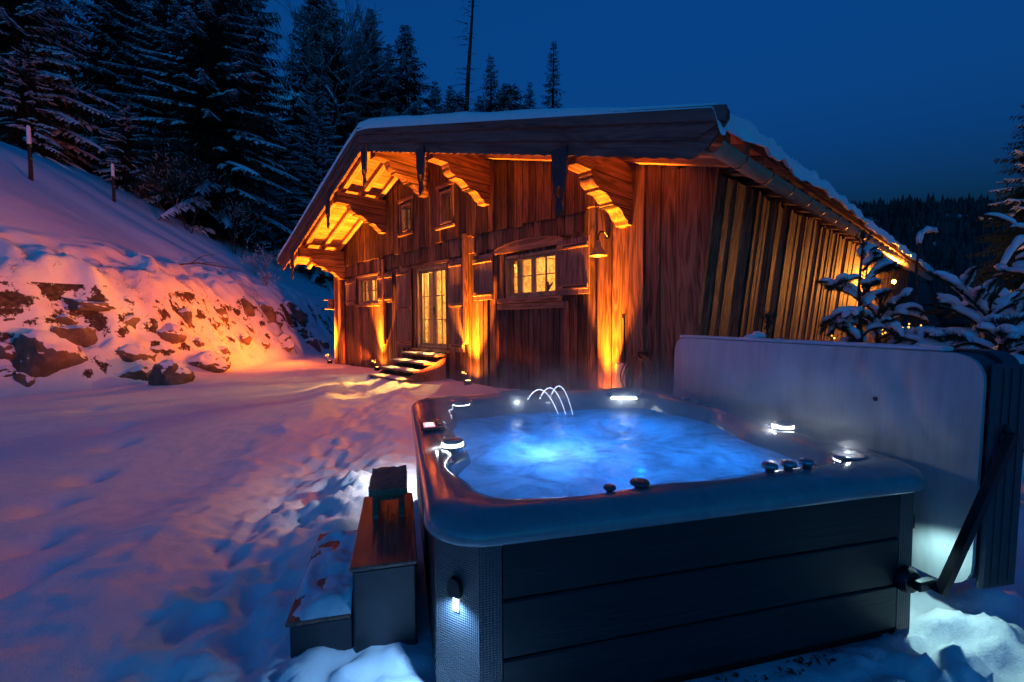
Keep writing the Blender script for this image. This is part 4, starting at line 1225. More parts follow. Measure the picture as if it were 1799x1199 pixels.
# cup holders with a lit ring
def cup(x, y, r, e, name='lit_cup_holder', z=.824, lid=False):
    zz = z + rise(x, y)
    mb = MB(); mb.lathe([(r + .012, -.004), (r + .010, .005), (r, .006), (r - .006, -.002), (r - .01, -.05), (.01, -.052)], (x, y, zz), 26); o = mb.build(name, M['chrome'], tub, (x, y, zz), smooth=True)
    mb = MB(); mb.lathe([(r - .008, -.030), (r - .008, -.006), (r - .014, -.006), (r - .014, -.030)] if not lid else [(r - .006, .007), (r - .004, .02), (r - .014, .021), (r - .016, .008)], (0, 0, 0), 26); mb.build('led_ring', M['led'], o)
    if lid:
        mb = MB(); mb.lathe([(.012, -.03), (.012, .018), (r * .9, .022), (r * .95, .034), (r * .6, .042), (.01, .044)], (0, 0, 0), 24); mb.build('lid', M['chrome'], o, smooth=True)
    lamp('ring_light', 'POINT', (0, 0, .03) if not lid else (-r - .03, .0, .02), e, (.85, .94, 1.0), o, .008)
cup(2.24, .29, .070, .4)
cup(2.41, .88, .070, .6, lid=True)
cup(.20, 1.02, .068, .35, lid=True)
cup(.42, 2.30, .085, .0)
# control panel
t_ = MB(); t_.cbox(.035, .20, 1.42, 1.66, .824, .840, .007); cpn = t_.build('control_panel', M['knobdark'], tub, (.11, 1.54, .824))
mb = MB(); mb.box(.06, .135, 1.47, 1.60, .8402, .8422); o = mb.build('display', emit('pinkish_display', (1.0, .35, .45), 1.6), cpn); o.location = -cpn.location
mb = MB()
for y in (1.495, 1.525, 1.56):
    for xx, ww, yy, hh in ((.075, .004, y, .02), (.095, .004, y, .02), (.118, .004, y, .02), (.075, .046, y, .004), (.075, .046, y + .018, .004)): mb.box(xx, xx + ww, yy, yy + hh, .8423, .8428)
o = mb.build('display_segments', emit('display_digits', (1, .8, .8), 3), cpn); o.location = -cpn.location
mb = MB()
for y in (1.44, 1.63): mb.lathe([(.012, 0), (.012, .004), (.002, .005)], (.165, y, .840), 10)
mb.lathe([(.018, 0), (.018, .004), (.002, .005)], (.165, 1.535, .840), 12)
o = mb.build('button', M['chrome'], cpn); o.location = -cpn.location
# head rests and the lit ledge waterfalls
def pillow(x, y, ang, lit):
    mb = MB(); zz = .80 + rise(x, y)
    bm = bmesh.new(); bmesh.ops.create_cube(bm, size=1); bmesh.ops.subdivide_edges(bm, edges=list(bm.edges), cuts=5, use_grid_fill=True)
    for v in bm.verts:
        c = v.co * 2; n_ = Vector((c.x * math.sqrt(max(0, 1 - c.y ** 2 / 2 - c.z ** 2 / 2 + c.y ** 2 * c.z ** 2 / 3)), c.y * math.sqrt(max(0, 1 - c.x ** 2 / 2 - c.z ** 2 / 2 + c.x ** 2 * c.z ** 2 / 3)), c.z * math.sqrt(max(0, 1 - c.y ** 2 / 2 - c.x ** 2 / 2 + c.y ** 2 * c.x ** 2 / 3))))
        k = c.lerp(n_, .55); v.co = Vector((k.x * .17, k.y * .055, k.z * .05))
    bm.transform(Matrix.Translation((x, y, zz)) @ Matrix.Rotation(ang, 4, 'Z') @ Matrix.Rotation(-.5, 4, 'X'))
    bm.verts.index_update(); mb.add([v.co[:] for v in bm.verts], [[v.index for v in f.verts] for f in bm.faces]); bm.free()
    o = mb.build('head_rest', plain('soft_grey_head_rest', (.10, .11, .13), .5), tub, (x, y, zz), smooth=True)
    if lit:
        mb = MB(); d = Vector((math.cos(ang), math.sin(ang), 0)); nrm = Vector((math.sin(ang), -math.cos(ang), 0))
        a = nrm * .062 + Vector((0, 0, -.035)); mb.tube([a - d * .12, a - d * .06, a, a + d * .06, a + d * .12], .010, 8); mb.build('led_strip', M['led'], o, smooth=True)
        lamp('strip_light', 'POINT', tuple(a + nrm * .04), .7, (.8, .93, 1), o, .04)
pillow(2.02, 2.38, R(-20), True)
pillow(.95, 2.47, 0, True)
# three lit jets of water arcing into the tub
for k, (xa, ya, w_) in enumerate(((1.05, 2.38, .25), (1.17, 2.39, .20), (1.28, 2.41, .16))):
    mb = MB(); pts = []; H_ = .10 + .010 * k
    for i in range(25):
        u = i / 24
        pts.append((xa + w_ * u, ya - .25 * u, .83 + H_ * (1 - ((u - .36) / .36) ** 2) if u < .72 else .83 + H_ * (1 - ((u - .36) / .36) ** 2)))
    pts = [p for p in pts if p[2] > WZ - .01]
    mb.tube(pts, [(.0052 - .0026 * i / len(pts)) * (1 + .22 * math.sin(i * 2.1 + k)) for i in range(len(pts))], 7); mb.build('water_jet', M['led_soft'], tub, (xa, ya, .8), smooth=True)
    mb = MB(); mb.lathe([(.018, -.02), (.018, .006), (.008, .008)], (xa, ya, .825 + rise(xa, ya)), 12); mb.build('jet_nozzle', M['chrome'], tub, (xa, ya, .8), smooth=True)
lamp('jet_light', 'POINT', (1.3, 2.25, .88), .35, (.8, .86, 1), tub, .03)

# ------------------------------------------------------------------ folded cover on its lifter
cover = thing('tub_cover', 'folded padded tub cover standing upright on the far right side of the tub', 'tub cover', TC, TR)
def vinylmat():
    m, nt, b = newmat('white_vinyl_liner')
    co = objcoord(nt, (1, 2.2, .35), False); n = nd(nt, 'ShaderNodeTexNoise', Scale=5.0, Detail=6.0, Roughness=.65); nt.links.new(co, n.inputs['Vector'])
    n2 = nd(nt, 'ShaderNodeTexNoise', Scale=2.0, Detail=3.0); nt.links.new(objcoord(nt, (1, 1, 1), False), n2.inputs['Vector'])
    ad = nd(nt, 'ShaderNodeMath', _operation='MULTIPLY_ADD', i1=.6); nt.links.new(n2.outputs[0], ad.inputs[0]); nt.links.new(n.outputs[0], ad.inputs[2])
    c = ramp(nt, ad.outputs[0], [(.5, (.25, .255, .26)), (.75, (.35, .355, .36)), (1.0, (.42, .425, .43))]); nt.links.new(c.outputs[0], b.inputs['Base Color'])
    rr_ = ramp(nt, n.outputs[0], [(.3, (.3, .3, .3)), (.7, (.55, .55, .55))]); nt.links.new(rr_.outputs[0], b.inputs['Roughness'])
    n3 = nd(nt, 'ShaderNodeTexNoise', Scale=7.0, Detail=3.0); nt.links.new(objcoord(nt, (1, 1, .6), False), n3.inputs['Vector']); bump(nt, b, n3.outputs[0], .25, .02)
    return m
M['vinyl'] = vinylmat()
M['dvinyl'] = plain('slate_blue_vinyl', (.028, .034, .046), .5, nscale=30, namp=.25, bmp=.15)
def slab(xa, xb, ya, yb, za, zb, r, jit, name, mat, seedv, shear=0):
    """rounded slab standing in the y-z plane"""
    NY, NZ = 40, 24; mb = MB(); vs = []
    def pt(u, v):
        y = ya + (yb - ya) * u; z = za + (zb - za) * v
        cx_ = min(max(y, ya + r), yb - r); cz_ = min(max(z, za + r), zb - r)
        dy, dz = y - cx_, z - cz_
        if dy and dz:
            m_ = max(abs(dy), abs(dz)); L_ = math.hypot(dy, dz); y = cx_ + dy * m_ / L_; z = cz_ + dz * m_ / L_
        return y, z
    for side in (0, 1):
        for i in range(NY + 1):
            for j in range(NZ + 1):
                y, z = pt(i / NY, j / NZ)
                e = min(i, NY - i, 3) / 3 * min(j, NZ - j, 3) / 3
                bulge = jit * (e * (.6 + mnoise.noise((y * 1.3, z * 2.0, seedv + side)) + .35 * mnoise.noise((y * 3, z * 5, seedv + 3))))
                crease = 0
                if jit:   # soft fold running down from the near top corner
                    l_ = abs((z - 1.36) + (y - .40) * -2.2) / 2.4; crease = (-.018 * math.exp(-(l_ / .045) ** 2) + .010 * math.exp(-((l_ - .10) / .05) ** 2)) * e; l2_ = abs((z - 1.38) + (y - .72) * -1.3) / 1.64; crease += -.009 * math.exp(-(l2_ / .05) ** 2) * e
                x = (xa - bulge - crease) if side == 0 else (xb + bulge)
                vs.append((x + shear * (z - za), y, z))
    n1 = (NY + 1) * (NZ + 1)
    fs = []
    for i in range(NY):
        for j in range(NZ):
            a = i * (NZ + 1) + j; b = a + NZ + 1
            fs += [(a, a + 1, b + 1, b), (n1 + a, n1 + b, n1 + b + 1, n1 + a + 1)]
    rim = [i * (NZ + 1) for i in range(NY + 1)] + [NY * (NZ + 1) + j for j in range(1, NZ + 1)] + [i * (NZ + 1) + NZ for i in range(NY - 1, -1, -1)] + [j for j in range(NZ - 1, 0, -1)]
    for a, b in zip(rim, rim[1:] + rim[:1]): fs.append((a, b, n1 + b, n1 + a))
    mb.add(vs, fs)
    return mb.build(name, mat, cover, (xa, ya, za), smooth=True)
CS = .035
sharp(slab(2.655, 2.765, -.02, 2.52, .20, 1.375, .10, .0, 'foam_panel', M['dvinyl'], 1, CS))
sharp(slab(2.785, 2.90, -.03, 2.53, .21, 1.39, .10, .0, 'foam_panel', M['dvinyl'], 2, CS))
sharp(slab(2.632, 2.653, -.035, 2.50, .19, 1.378, .13, .016, 'liner', M['vinyl'], 3, CS), 60)
mb = MB(); mb.cbox(2.655, 2.745, .16, 2.46, 1.378, 1.405, .006); q_ = mb.build('hinge_strip', plain('pale_hinge_strip', (.6, .6, .63), .5), cover, (2.7, 1.2, 1.38)); q_.location.x += CS * 1.15
mb = MB(); mb.cbox(2.66, 2.905, -.062, -.032, .215, 1.335, .012); o = mb.build('end_skirt', M['dvinyl'], cover, (2.66, -.05, .215)); o.rotation_euler = (0, math.atan(CS), 0)
for xx in (2.72, 2.775, 2.84):
    mb = MB(); mb.cbox(xx - .003, xx + .003, -.066, -.0625, .24, 1.31, .001); o = mb.build('seam', M['dvinyl'], cover, (xx, -.06, .24)); o.rotation_euler = (0, math.atan(CS), 0)
# small grommet hole
mb = MB(); mb.lathe([(.013, -.006), (.013, .002), (.002, .002)], (2.615 + CS * .9, .46, 1.08), 10, (-1, 0, 0)); mb.build('grommet', M['black'], cover)
lift = thing('cover_lifter', 'black metal lifter arm bolted to the near right side of the tub', 'lifter arm', TC, TR)
mb = MB(); mb.lathe([(.062, -.034), (.062, -.006), (.05, .012), (.03, .014)], (2.29, .0, .285), 22, (0, -1, 0)); sharp(mb.build('pivot_plate', M['black'], lift))
for a in (40, 160, 280):
    mb = MB(); mb.lathe([(.007, 0), (.007, .004), (.002, .006)], (2.29 + .046 * math.cos(R(a)), -.007, .285 + .046 * math.sin(R(a))), 6, (0, -1, 0)); mb.build('bolt', M['chrome'], lift)
mb = MB(); mb.cbox(2.27, 2.385, -.055, -.015, .262, .308, .006); mb.build('arm_foot', M['black'], lift)
a_, b_ = Vector((2.365, -.075, .255)), Vector((2.765, -.10, 1.0)); d_ = (b_ - a_).normalized(); s_ = Vector((d_.z, 0, -d_.x)) * .02; t_ = Vector((0, .018, 0))
mb = MB(); mb.hexa([a_ - s_ - t_, a_ + s_ - t_, a_ + s_ + t_, a_ - s_ + t_, b_ - s_ - t_, b_ + s_ - t_, b_ + s_ + t_, b_ - s_ + t_]); mb.build('arm', M['black'], lift)
mb = MB(); mb.tube([b_ + Vector((0, 0, -.02)), b_ + Vector((.015, .05, .03)), b_ + Vector((.04, .3, .1)), b_ + Vector((.06, 2.5, .14))], .017, 8); mb.build('cross_bar', M['black'], lift, smooth=True)

# ------------------------------------------------------------------ tub steps and footstool
st = thing('tub_steps', 'two tier dark step box against the left side of the tub', 'steps', TC, TR)
M['stepside'] = plain('dark_blue_grey_plastic', (.020, .023, .030), .55, nscale=14, namp=.2, bmp=.1)
M['steptop'] = wood('wet_red_brown_step', (.10, .045, .03), (.22, .10, .07), 'y', rough=.32, vary=.1, spec=.5)
mb = MB(); mb.cbox(-.585, -.315, .53, 1.37, -.02, .205, .01); mb.cbox(-.314, -.03, .51, 1.34, -.02, .425, .01); body = mb.build('step_body', M['stepside'], st)
mb = MB(); mb.cbox(-.60, -.325, .515, 1.385, .206, .225, .005); lt = mb.build('lower_tread', M['steptop'], st, (-.45, .5, .2))
mb = MB(); mb.cbox(-.325, -.025, .495, 1.355, .426, .447, .005); mb.build('upper_tread', M['steptop'], st, (-.17, .5, .42))
mb = MB(); vs = []; K1, K2 = 22, 60
for i in range(K1 + 1):
    for j in range(K2 + 1):
        u, v = i / K1, j / K2
        h = .045 * (mnoise.fractal((u * 2.2, v * 4.5, 2), 1, 2, 4) + .42 + .5 * (u - .25) - .45 * max(0, v - .72) * 2)
        h *= min(1, min(v, 1 - v) * 14) * min(1, u * 9)
        vs.append((-.597 + .272 * u, .52 + .86 * v, .2235 + max(-.006, h)))
mb.add(vs, [(i * (K2 + 1) + j, (i + 1) * (K2 + 1) + j, (i + 1) * (K2 + 1) + j + 1, i * (K2 + 1) + j + 1) for i in range(K1) for j in range(K2)])
sn_ = mb.build('snow', M['snow'], lt, smooth=True); sn_.location = -lt.location
so = thing('footstool', 'small rough wooden footstool on the upper tub step', 'stool', TC, TR)
mb = MB(); vs = []
for z in (.600, .635):
    for i in range(9):
        for j in range(13):
            x = -.268 + .205 * i / 8; y = .93 + .40 * j / 12
            jx = .008 * mnoise.noise((x * 30, y * 30, z)) ; top = (.012 * mnoise.noise((x * 14, y * 14, 3)) + .006 * mnoise.noise((x * 40, y * 40, 3))) if z > .61 else 0
            vs.append((x + jx, y + jx, z + top))
n1 = 9 * 13; fs = []
for i in range(8):
    for j in range(12):
        a = i * 13 + j; fs += [(a, a + 1, a + 14, a + 13), (n1 + a, n1 + a + 13, n1 + a + 14, n1 + a + 1)]
rim = [i * 13 for i in range(9)] + [8 * 13 + j for j in range(1, 13)] + [i * 13 + 12 for i in range(7, -1, -1)] + list(range(11, 0, -1))
for a, b in zip(rim, rim[1:] + rim[:1]): fs.append((a, b, n1 + b, n1 + a))
mb.add(vs, fs); mb.build('seat', M['tread'], so, (-.17, 1.1, .6))
for y in (1.00, 1.25):
    for x in (-.235, -.095):
        mb = MB(); mb.cbox(x - .016, x + .016, y - .016, y + .016, .4475, .599, .003); mb.build('leg', M['tread'], so, (x, y, .45))
for y in (1.00, 1.25):
    mb = MB(); mb.cbox(-.218, -.112, y - .009, y + .009, .55, .585, .003); mb.build('rail', M['tread'], so, (-.2, y, .55))

# dry leaves under the near edge of the tub
mb = MB(); rl = random.Random(21)
for k in range(60):
    u = rl.uniform(1.15, 1.9); v = rl.uniform(-.025, .05)
    c, s_ = math.cos(TR), math.sin(TR); X_, Y_ = TC[0] + u * c - v * s_, TC[1] + u * s_ + v * c
    zz = gz(X_, Y_) + .012; a = rl.uniform(0, 6.28); L_ = rl.uniform(.008, .022); w_ = L_ * .45
    d = Vector((math.cos(a), math.sin(a), rl.uniform(-.3, .5))) * L_; e = Vector((-math.sin(a), math.cos(a), rl.uniform(-.3, .3))) * w_
    p = Vector((X_, Y_, zz)); mb.add([p - d, p + e, p + d, p - e + Vector((0, 0, .006))], [(0, 1, 2, 3)])
lv = mb.build('dry_leaves', plain('dry_leaf', (.07, .04, .02), .8, nscale=40, namp=.5), fix=False); tag(lv, 'dry brown leaves under the near edge of the tub', None, kind='stuff')

# ------------------------------------------------------------------ boulders in the bank
def boulder(x, y, z, sx_, sy_, sz_, rot, seed, label, group='boulders in the snowy bank'):
    bm = bmesh.new(); bmesh.ops.create_icosphere(bm, subdivisions=4, radius=1)
    rs = random.Random(seed); off = Vector((seed * 3.1, seed * 1.7, seed * .9))
    planes = [Vector((rs.gauss(0, 1), rs.gauss(0, 1), rs.gauss(0, .8))).normalized() for _ in range(9)]
    lim = [rs.uniform(.55, .85) for _ in planes]
    for v in bm.verts:
        c = v.co.copy()
        for p_, l_ in zip(planes, lim):
            q_ = c.dot(p_)
            if q_ > l_: c -= p_ * (q_ - l_) * .92
        c *= 1 + .16 * mnoise.noise(c * 1.9 + off) + .09 * abs(mnoise.noise(c * 4.3 + off)) + .05 * mnoise.noise(c * 9 + off)
        v.co = Vector((c.x * sx_, c.y * sy_, c.z * sz_))
    me = bpy.data.meshes.new('boulder'); bm.to_mesh(me); bm.free(); me.materials.append(M['rock'])
    o = bpy.data.objects.new('boulder', me); COL.objects.link(o); o.location = (x, y, z); o.rotation_euler = (rs.uniform(-.3, .3), rs.uniform(-.3, .3), rot)
    sharp(o, 28)
    tag(o, label, 'boulder', group)
BOULDERS = [   # x, y, z, width, height, label
    (-10.14, 10.71, 2.06, .98, .34, 'long flat dark boulder highest in the bank, far left'),
    (-9.74, 11.49, 1.90, .40, .60, 'upright stone just below the top of the bank'),
    (-9.59, 11.23, 1.54, .66, .44, 'slanting wedge shaped boulder in the upper bank'),
    (-9.31, 12.81, 1.56, .48, .78, 'tall bare boulder in the middle of the upper bank'),
    (-9.22, 11.96, 1.32, .82, .54, 'snow topped boulder below the tall bare one'),
    (-10.57, 9.63, 1.50, .56, .48, 'boulder above the largest one at the left edge'),
    (-10.00, 9.62, .74, 1.16, 1.10, 'largest bare boulder of the bank, near the left edge'),
    (-10.00, 10.36, 1.20, .80, .96, 'big pointed boulder right above the largest one'),
    (-10.49, 9.26, .96, .52, .46, 'boulder cut by the left edge of the picture'),
    (-10.04, 9.26, .34, .44, .54, 'dark slab leaning at the foot of the largest boulder'),
    (-9.23, 10.88, .76, .92, .56, 'wide snow capped boulder in the lower bank'),
    (-8.93, 10.72, .28, .80, .52, 'boulder with a thick snow band low in the bank'),
    (-7.91, 10.45, .20, .78, .92, 'square bare boulder standing at the foot of the bank'),
    (-8.51, 12.44, .42, 1.14, .68, 'jagged boulder right of the square one at the foot'),
    (-9.42, 13.93, 1.48, .58, 1.08, 'tall orange lit boulder in the middle of the bank'),
    (-9.78, 15.05, 1.80, .60, .60, 'orange lit boulder under the top edge of the bank'),
    (-9.89, 16.88, 2.02, .54, 1.08, 'narrow upright orange boulder high toward the chalet'),
    (-9.63, 17.56, 1.66, .66, 1.30, 'tallest upright orange boulder toward the chalet'),
    (-10.09, 20.81, 1.75, 1.16, 1.30, 'big orange boulder at the far end of the bank'),
    (-9.01, 17.72, .70, 1.20, .84, 'broad orange boulder low at the far end of the bank'),
    (-9.09, 20.27, .48, 1.10, .84, 'farthest large boulder at the foot near the chalet'),
    (-9.14, 14.76, .78, .56, .72, 'leaning orange boulder low in the middle of the bank'),
    (-9.64, 16.52, 1.24, .56, .66, 'orange boulder between two upright ones'),
    (-9.54, 20.32, 1.04, .72, .62, 'orange boulder between the two far end ones'),
    (-9.70, 9.84, .46, .40, .56, 'dark stone right against the largest boulder')]
for k, (x, y, z, w, h, lab) in enumerate(BOULDERS):
    boulder(x - .16, y + .05, z - .06, w * .62, w * .5, h * .62, .4 + .7 * (k % 4) * .4, k + 1, lab)
SMALL = [(-9.60, 12.37, 2.03, .30, .24), (-9.49, 10.45, .70, .42, .24), (-9.10, 16.58, .68, .40, .44), (-10.29, 19.52, 2.40, .48, .32), (-9.19, 21.71, .42, .58, .56), (-10.2, 10.32, 1.65, .34, .24),
         (-8.91, 12.63, 1.0, .44, .3), (-9.11, 11.46, .92, .36, .24), (-8.82, 13.6, .7, .46, .34), (-10.28, 9.17, .6, .34, .28), (-9.2, 15.6, 1.0, .4, .3), (-9.9, 18.9, 1.5, .5, .4), (-9.3, 19.0, .6, .5, .36), (-9.75, 13.2, 1.95, .36, .26)]
for k, (x, y, z, w, h) in enumerate(SMALL):
    boulder(x - .08, y + .03, z - .03, w * .62, w * .5, h * .62, k * .8, 60 + k, 'small stone almost buried in the snowy bank', 'small stones in the snowy bank')

mb = MB(); rg = random.Random(17)
for k in range(230):
    y = rg.uniform(9.0, 21.5); x = -8.9 - .9 * max(0, 11 - y) - rg.uniform(0, 1.6); z = gz(x, y)
    for q in range(rg.randint(4, 9)):
        a = rg.uniform(0, 6.28); h = rg.uniform(.06, .22); bx, by = x + rg.gauss(0, .05), y + rg.gauss(0, .05)
        d = Vector((math.cos(a) * .6 + .5, math.sin(a) * .6, rg.uniform(-.2, .9))).normalized() * h; w = Vector((-math.sin(a), math.cos(a), 0)) * .006
        p = Vector((bx, by, gz(bx, by) - .01)); mb.add([p - w, p + w, p + d], [(0, 1, 2)])
dg = mb.build('dry_grass', plain('dead_grass', (.16, .10, .05), .8, nscale=20, namp=.4), fix=False); tag(dg, 'dead grass blades poking out of the snowy bank', None, kind='stuff')

# ------------------------------------------------------------------ fence posts on the slope
for (x, y, h, lab) in ((-16.9, 16.0, 1.85, 'snow capped fence post highest on the left slope'), (-17.25, 19.7, 1.62, 'snow capped fence post in the middle of the left slope'), (-19.5, 25.4, 1.6, 'dim fence post farthest back on the left slope')):
    z = gz(x, y)
    t = thing('fence_post', lab, 'fence post', (x, y, z - .1), random.uniform(0, 1), 'fence posts on the left slope')
    mb = MB(); mb.tube([(0, 0, -.3), (.01, 0, .6), (0, .01, h * .72)], [.065, .06, .055], 9); mb.build('stake', M['bark'], t, smooth=True)
    mb = MB(); mb.lathe([(.056, h * .72), (.062, h * .74), (.060, h * 1.02), (.045, h * 1.06), (.01, h * 1.075)], (0, 0, 0), 10); mb.build('snow_cap', M['snow_f'], t, smooth=True)
    for zz in (h * .45, h * .68):
        mb = MB(); mb.lathe([(.022, 0), (.026, .02), (.014, .03), (.022, .05), (.012, .07)], (.05, -.03, zz), 8, (1, -.5, 0)); mb.build('insulator', plain('yellow_insulator', (.45, .3, .06), .5), t)

# ------------------------------------------------------------------ trees
def spruce_parts(h, r, seed, whorls, snow, base=.06, dens=1.0, bpw=(5, 7)):
    rs = random.Random(seed)
    ne, sn, tr = MB(), MB(), MB()
    lx, ly = rs.uniform(-.02, .02) * h, rs.uniform(-.02, .02) * h
    tr.tube([(0, 0, -.6), (lx * .3, ly * .3, h * .3), (lx * .7, ly * .7, h * .7), (lx, ly, h * .985)], [h * .016 + .03, h * .013 + .02, h * .006 + .01, .008], 7)
    for k in range(whorls):
        f = base + (1 - base) * (k / whorls) ** .92
        z = h * f
        nb = rs.randint(*bpw)
        a0 = rs.uniform(0, 6.28)
        for b in range(nb):
            L = (r * (1 - f) ** .78 * rs.uniform(.62, 1.12) + .10)
            if rs.random() < .07: L *= .5
            a = a0 + 6.283 * b / nb + rs.uniform(-.35, .35); z1 = z + rs.uniform(-.3, .3) * h / whorls
            dx, dy = math.cos(a), math.sin(a)
            droop = .62 * (1 - f) + .05; up = .30 * f + .02
            P = []
            for j in range(7):
                t = j / 6
                P.append(Vector((lx * f + dx * L * t, ly * f + dy * L * t, z1 + L * (up * t - droop * t * t + .16 * t ** 4))))
            w = .012 + L * .006
            tr.tube([P[0], P[3], P[6]], [w, w * .7, .004], 3, cap=False)
            side = Vector((-dy, dx, 0))
            nst = max(4, int(L * 4.2 * dens) + 3)
            hassnow = rs.random() < snow
            for s in range(nst):
                t = .12 + .88 * (s + rs.random() * .6) / nst; t = min(t, 1)
                i = min(int(t * 6), 5); q = t * 6 - i; p = P[i].lerp(P[i + 1], q)
                fw = (P[i + 1] - P[i]).normalized()
                for sd in (-1, 1):
                    l = (.20 * L * (1.15 - t) + .16) * rs.uniform(.7, 1.3)
                    d = (side * sd * rs.uniform(.7, 1.1) + fw * rs.uniform(.35, .8) + Vector((0, 0, -rs.uniform(.1, .55)))).normalized()
                    wv = d.cross(Vector((0, 0, 1))).normalized() * l * rs.uniform(.10, .17)
                    sag = Vector((0, 0, -l * .16))
                    m1 = p + d * l * .5 + sag * .3
                    ne.add([p, m1 + wv, p + d * l + sag, m1 - wv], [(0, 1, 2, 3)])
                    # hanging twigs
                    hd = (Vector((0, 0, -1)) + d * .6 + side * rs.uniform(-.3, .3)).normalized(); hl = l * rs.uniform(.35, .7)
                    pm = p + d * l * rs.uniform(.2, .7)
                    wv2 = fw * hl * .16
                    ne.add([pm - wv2, pm + wv2, pm + hd * hl], [(0, 1, 2)])
                    if hassnow and t > .25 and rs.random() < .62:
                        o = Vector((0, 0, .03 + .02 * rs.random())); hh = Vector((0, 0, .03 + l * .07)); ws = wv * rs.uniform(1.0, 1.6)
                        A, B, C_, D_ = p + o, m1 + ws + o, p + d * l * rs.uniform(.7, 1.0) + sag + o, m1 - ws + o
                        T_ = m1 + o + hh
                        sn.add([A, B, C_, D_, T_], [(0, 1, 4), (1, 2, 4), (2, 3, 4), (3, 0, 4)])
            if hassnow and L > .5:
                ws_ = .05 + L * .028
                pts = []
                for j in range(2, 7):
                    pts.append(P[j] + Vector((0, 0, .04)))
                vs = []
                for j, p in enumerate(pts):
                    ww = ws_ * rs.uniform(.6, 1.3) * (1 if j < 4 else .4); hh = ww * .7
                    vs += [p - side * ww, p + Vector((0, 0, hh)), p + side * ww]
                fs = []
                for j in range(4): fs += [(j * 3, j * 3 + 1, j * 3 + 4, j * 3 + 3), (j * 3 + 1, j * 3 + 2, j * 3 + 5, j * 3 + 4)]
                sn.add(vs, fs)
    return tr, ne, sn
protos = {}
def spruce(kind, x, y, scale, rz, label, group, lean_=0, sy=1.0):
    z = gz(x, y)
    t = thing('spruce_tree', label, 'tree', (x, y, z), rz, group)
    t.scale = (scale * sy, scale * sy, scale); t.rotation_euler = (lean_, 0, rz)
    if kind not in protos:
        args = dict(dark=(14, 3.6, 44, 40, .16, .04, 1.2, (6, 8)), big=(18, 5.2, 4, 46, .45, .03, 1.3, (6, 8)), snowy=(15, 4.6, 8, 40, .75, .02, 1.3, (6, 8)), mid=(14, 3.9, 12, 38, .5, .05, 1.1, (5, 8)), slim=(14, 3.1, 16, 40, .25, .08, 1.0, (4, 6)), bushy=(9, 3.2, 20, 26, .5, .03, 1.1, (6, 8)), thin=(13, 2.0, 24, 30, .2, .18, 1.0, (4, 5)))[kind]
        tr, ne, sn = args and spruce_parts(*args[:5], base=args[5], dens=args[6], bpw=args[7])
        a = tr.build('trunk', M['bark'], t, fix=False); b = ne.build('crown', M['needle'], t, fix=False); c = sn.build('branch_snow', M['snow_f'], t, fix=False); b['kind'] = c['kind'] = 'stuff'
        protos[kind] = (a, b, c)
    else:
        for src in protos[kind]:
            o = src.copy(); COL.objects.link(o); o.parent = t
    return t
GL = 'spruces on the slope to the left'
spruce('big', -17.6, 27.2, 1.05, 0, 'huge dark spruce left of the chalet roof, its crown cut by the frame', GL)
spruce('snowy', -25.0, 23.5, 1.05, 1.0, 'snow laden spruce at the upper left edge of the picture', GL)
spruce('snowy', -22.6, 30.5, 1.15, 2.2, 'snow laden spruce between the edge tree and the huge dark spruce', GL)
spruce('big', -30.5, 36.0, 1.25, 3.3, 'tall dark spruce far behind the leftmost snow laden spruce', GL)
spruce('big', -22.6, 38.5, 1.2, 4.1, 'tall dark spruce close behind the huge dark spruce', GL)
spruce('snowy', -30.0, 27.5, .9, 5.0, 'smaller snowy spruce half hidden at the far left edge', GL)
spruce('bushy', -20.6, 24.4, .55, .4, 'low snowy spruce behind the middle fence post', GL)
spruce('bushy', -22.5, 21.3, .6, 1.9, 'low snowy spruce behind the highest fence post', GL)
spruce('snowy', -13.9, 33.0, .72, 2.9, 'snowy spruce low between huge dark spruce and the roof', GL)
spruce('big', -19.6, 47.0, 1.05, 5.5, 'dark spruce far behind the bare frosted trees', GL)
spruce('big', -16.2, 52.5, .95, 2.4, 'dark spruce deep behind the roof apex, left of skyline spruces', GL)
spruce('mid', -16.4, 43.0, 1.25, 1.3, 'dark spruce between the two bare frosted trees', GL)
spruce('snowy', -15.2, 35.0, .95, 4.6, 'snowy spruce just left of the roof apex', GL)
GB = 'spruces on the skyline behind the roof'
spruce('mid', -15.3, 46.0, 1.12, .3, 'spruce standing left of the tallest skyline spruce behind the apex', GB)
spruce('mid', -13.6, 52.0, 1.05, 1.4, 'slightly shorter spruce crowding the left skyline spruce', GB)
spruce('mid', -10.9, 48.5, 1.38, 2.0, 'tallest broad spruce on the skyline above the roof', GB, sy=1.2)
spruce('mid', -8.2, 50.0, 1.02, 2.6, 'shorter spruce right beside the tallest skyline spruce', GB)
spruce('bushy', -5.2, 49.0, 1.45, 3.0, 'round bushy spruce at the foot of the dead snag', GB, sy=1.6)
spruce('slim', -2.1, 50.0, 1.22, .9, 'slim spruce right of the dead snag', GB)
spruce('bushy', .2, 51.0, 1.55, 1.9, 'bushy dark spruce in the middle of the right skyline group', GB, sy=1.6)
spruce('slim', 2.15, 53.0, .98, 3.6, 'short slim spruce in the right skyline group', GB)
spruce('bushy', 3.4, 54.0, 1.15, 4.4, 'low bushy spruce before the rightmost skyline spruce', GB, sy=1.6)
spruce('thin', 4.6, 52.0, 1.42, 5.2, 'sparse spruce with a bare stem, rightmost tall one on the skyline', GB)
spruce('bushy', 6.6, 53.5, .95, .2, 'small spruce tip just showing over the snowy roof', GB)
spruce('dark', 16.9, 14.6, .66, 1.1, 'dark spruce cut by the right edge of the picture', 'spruces at the right')
spruce('dark', 14.4, 18.0, .36, 2.5, 'small dark spruce in front of the distant wooded ridge', 'spruces at the right')

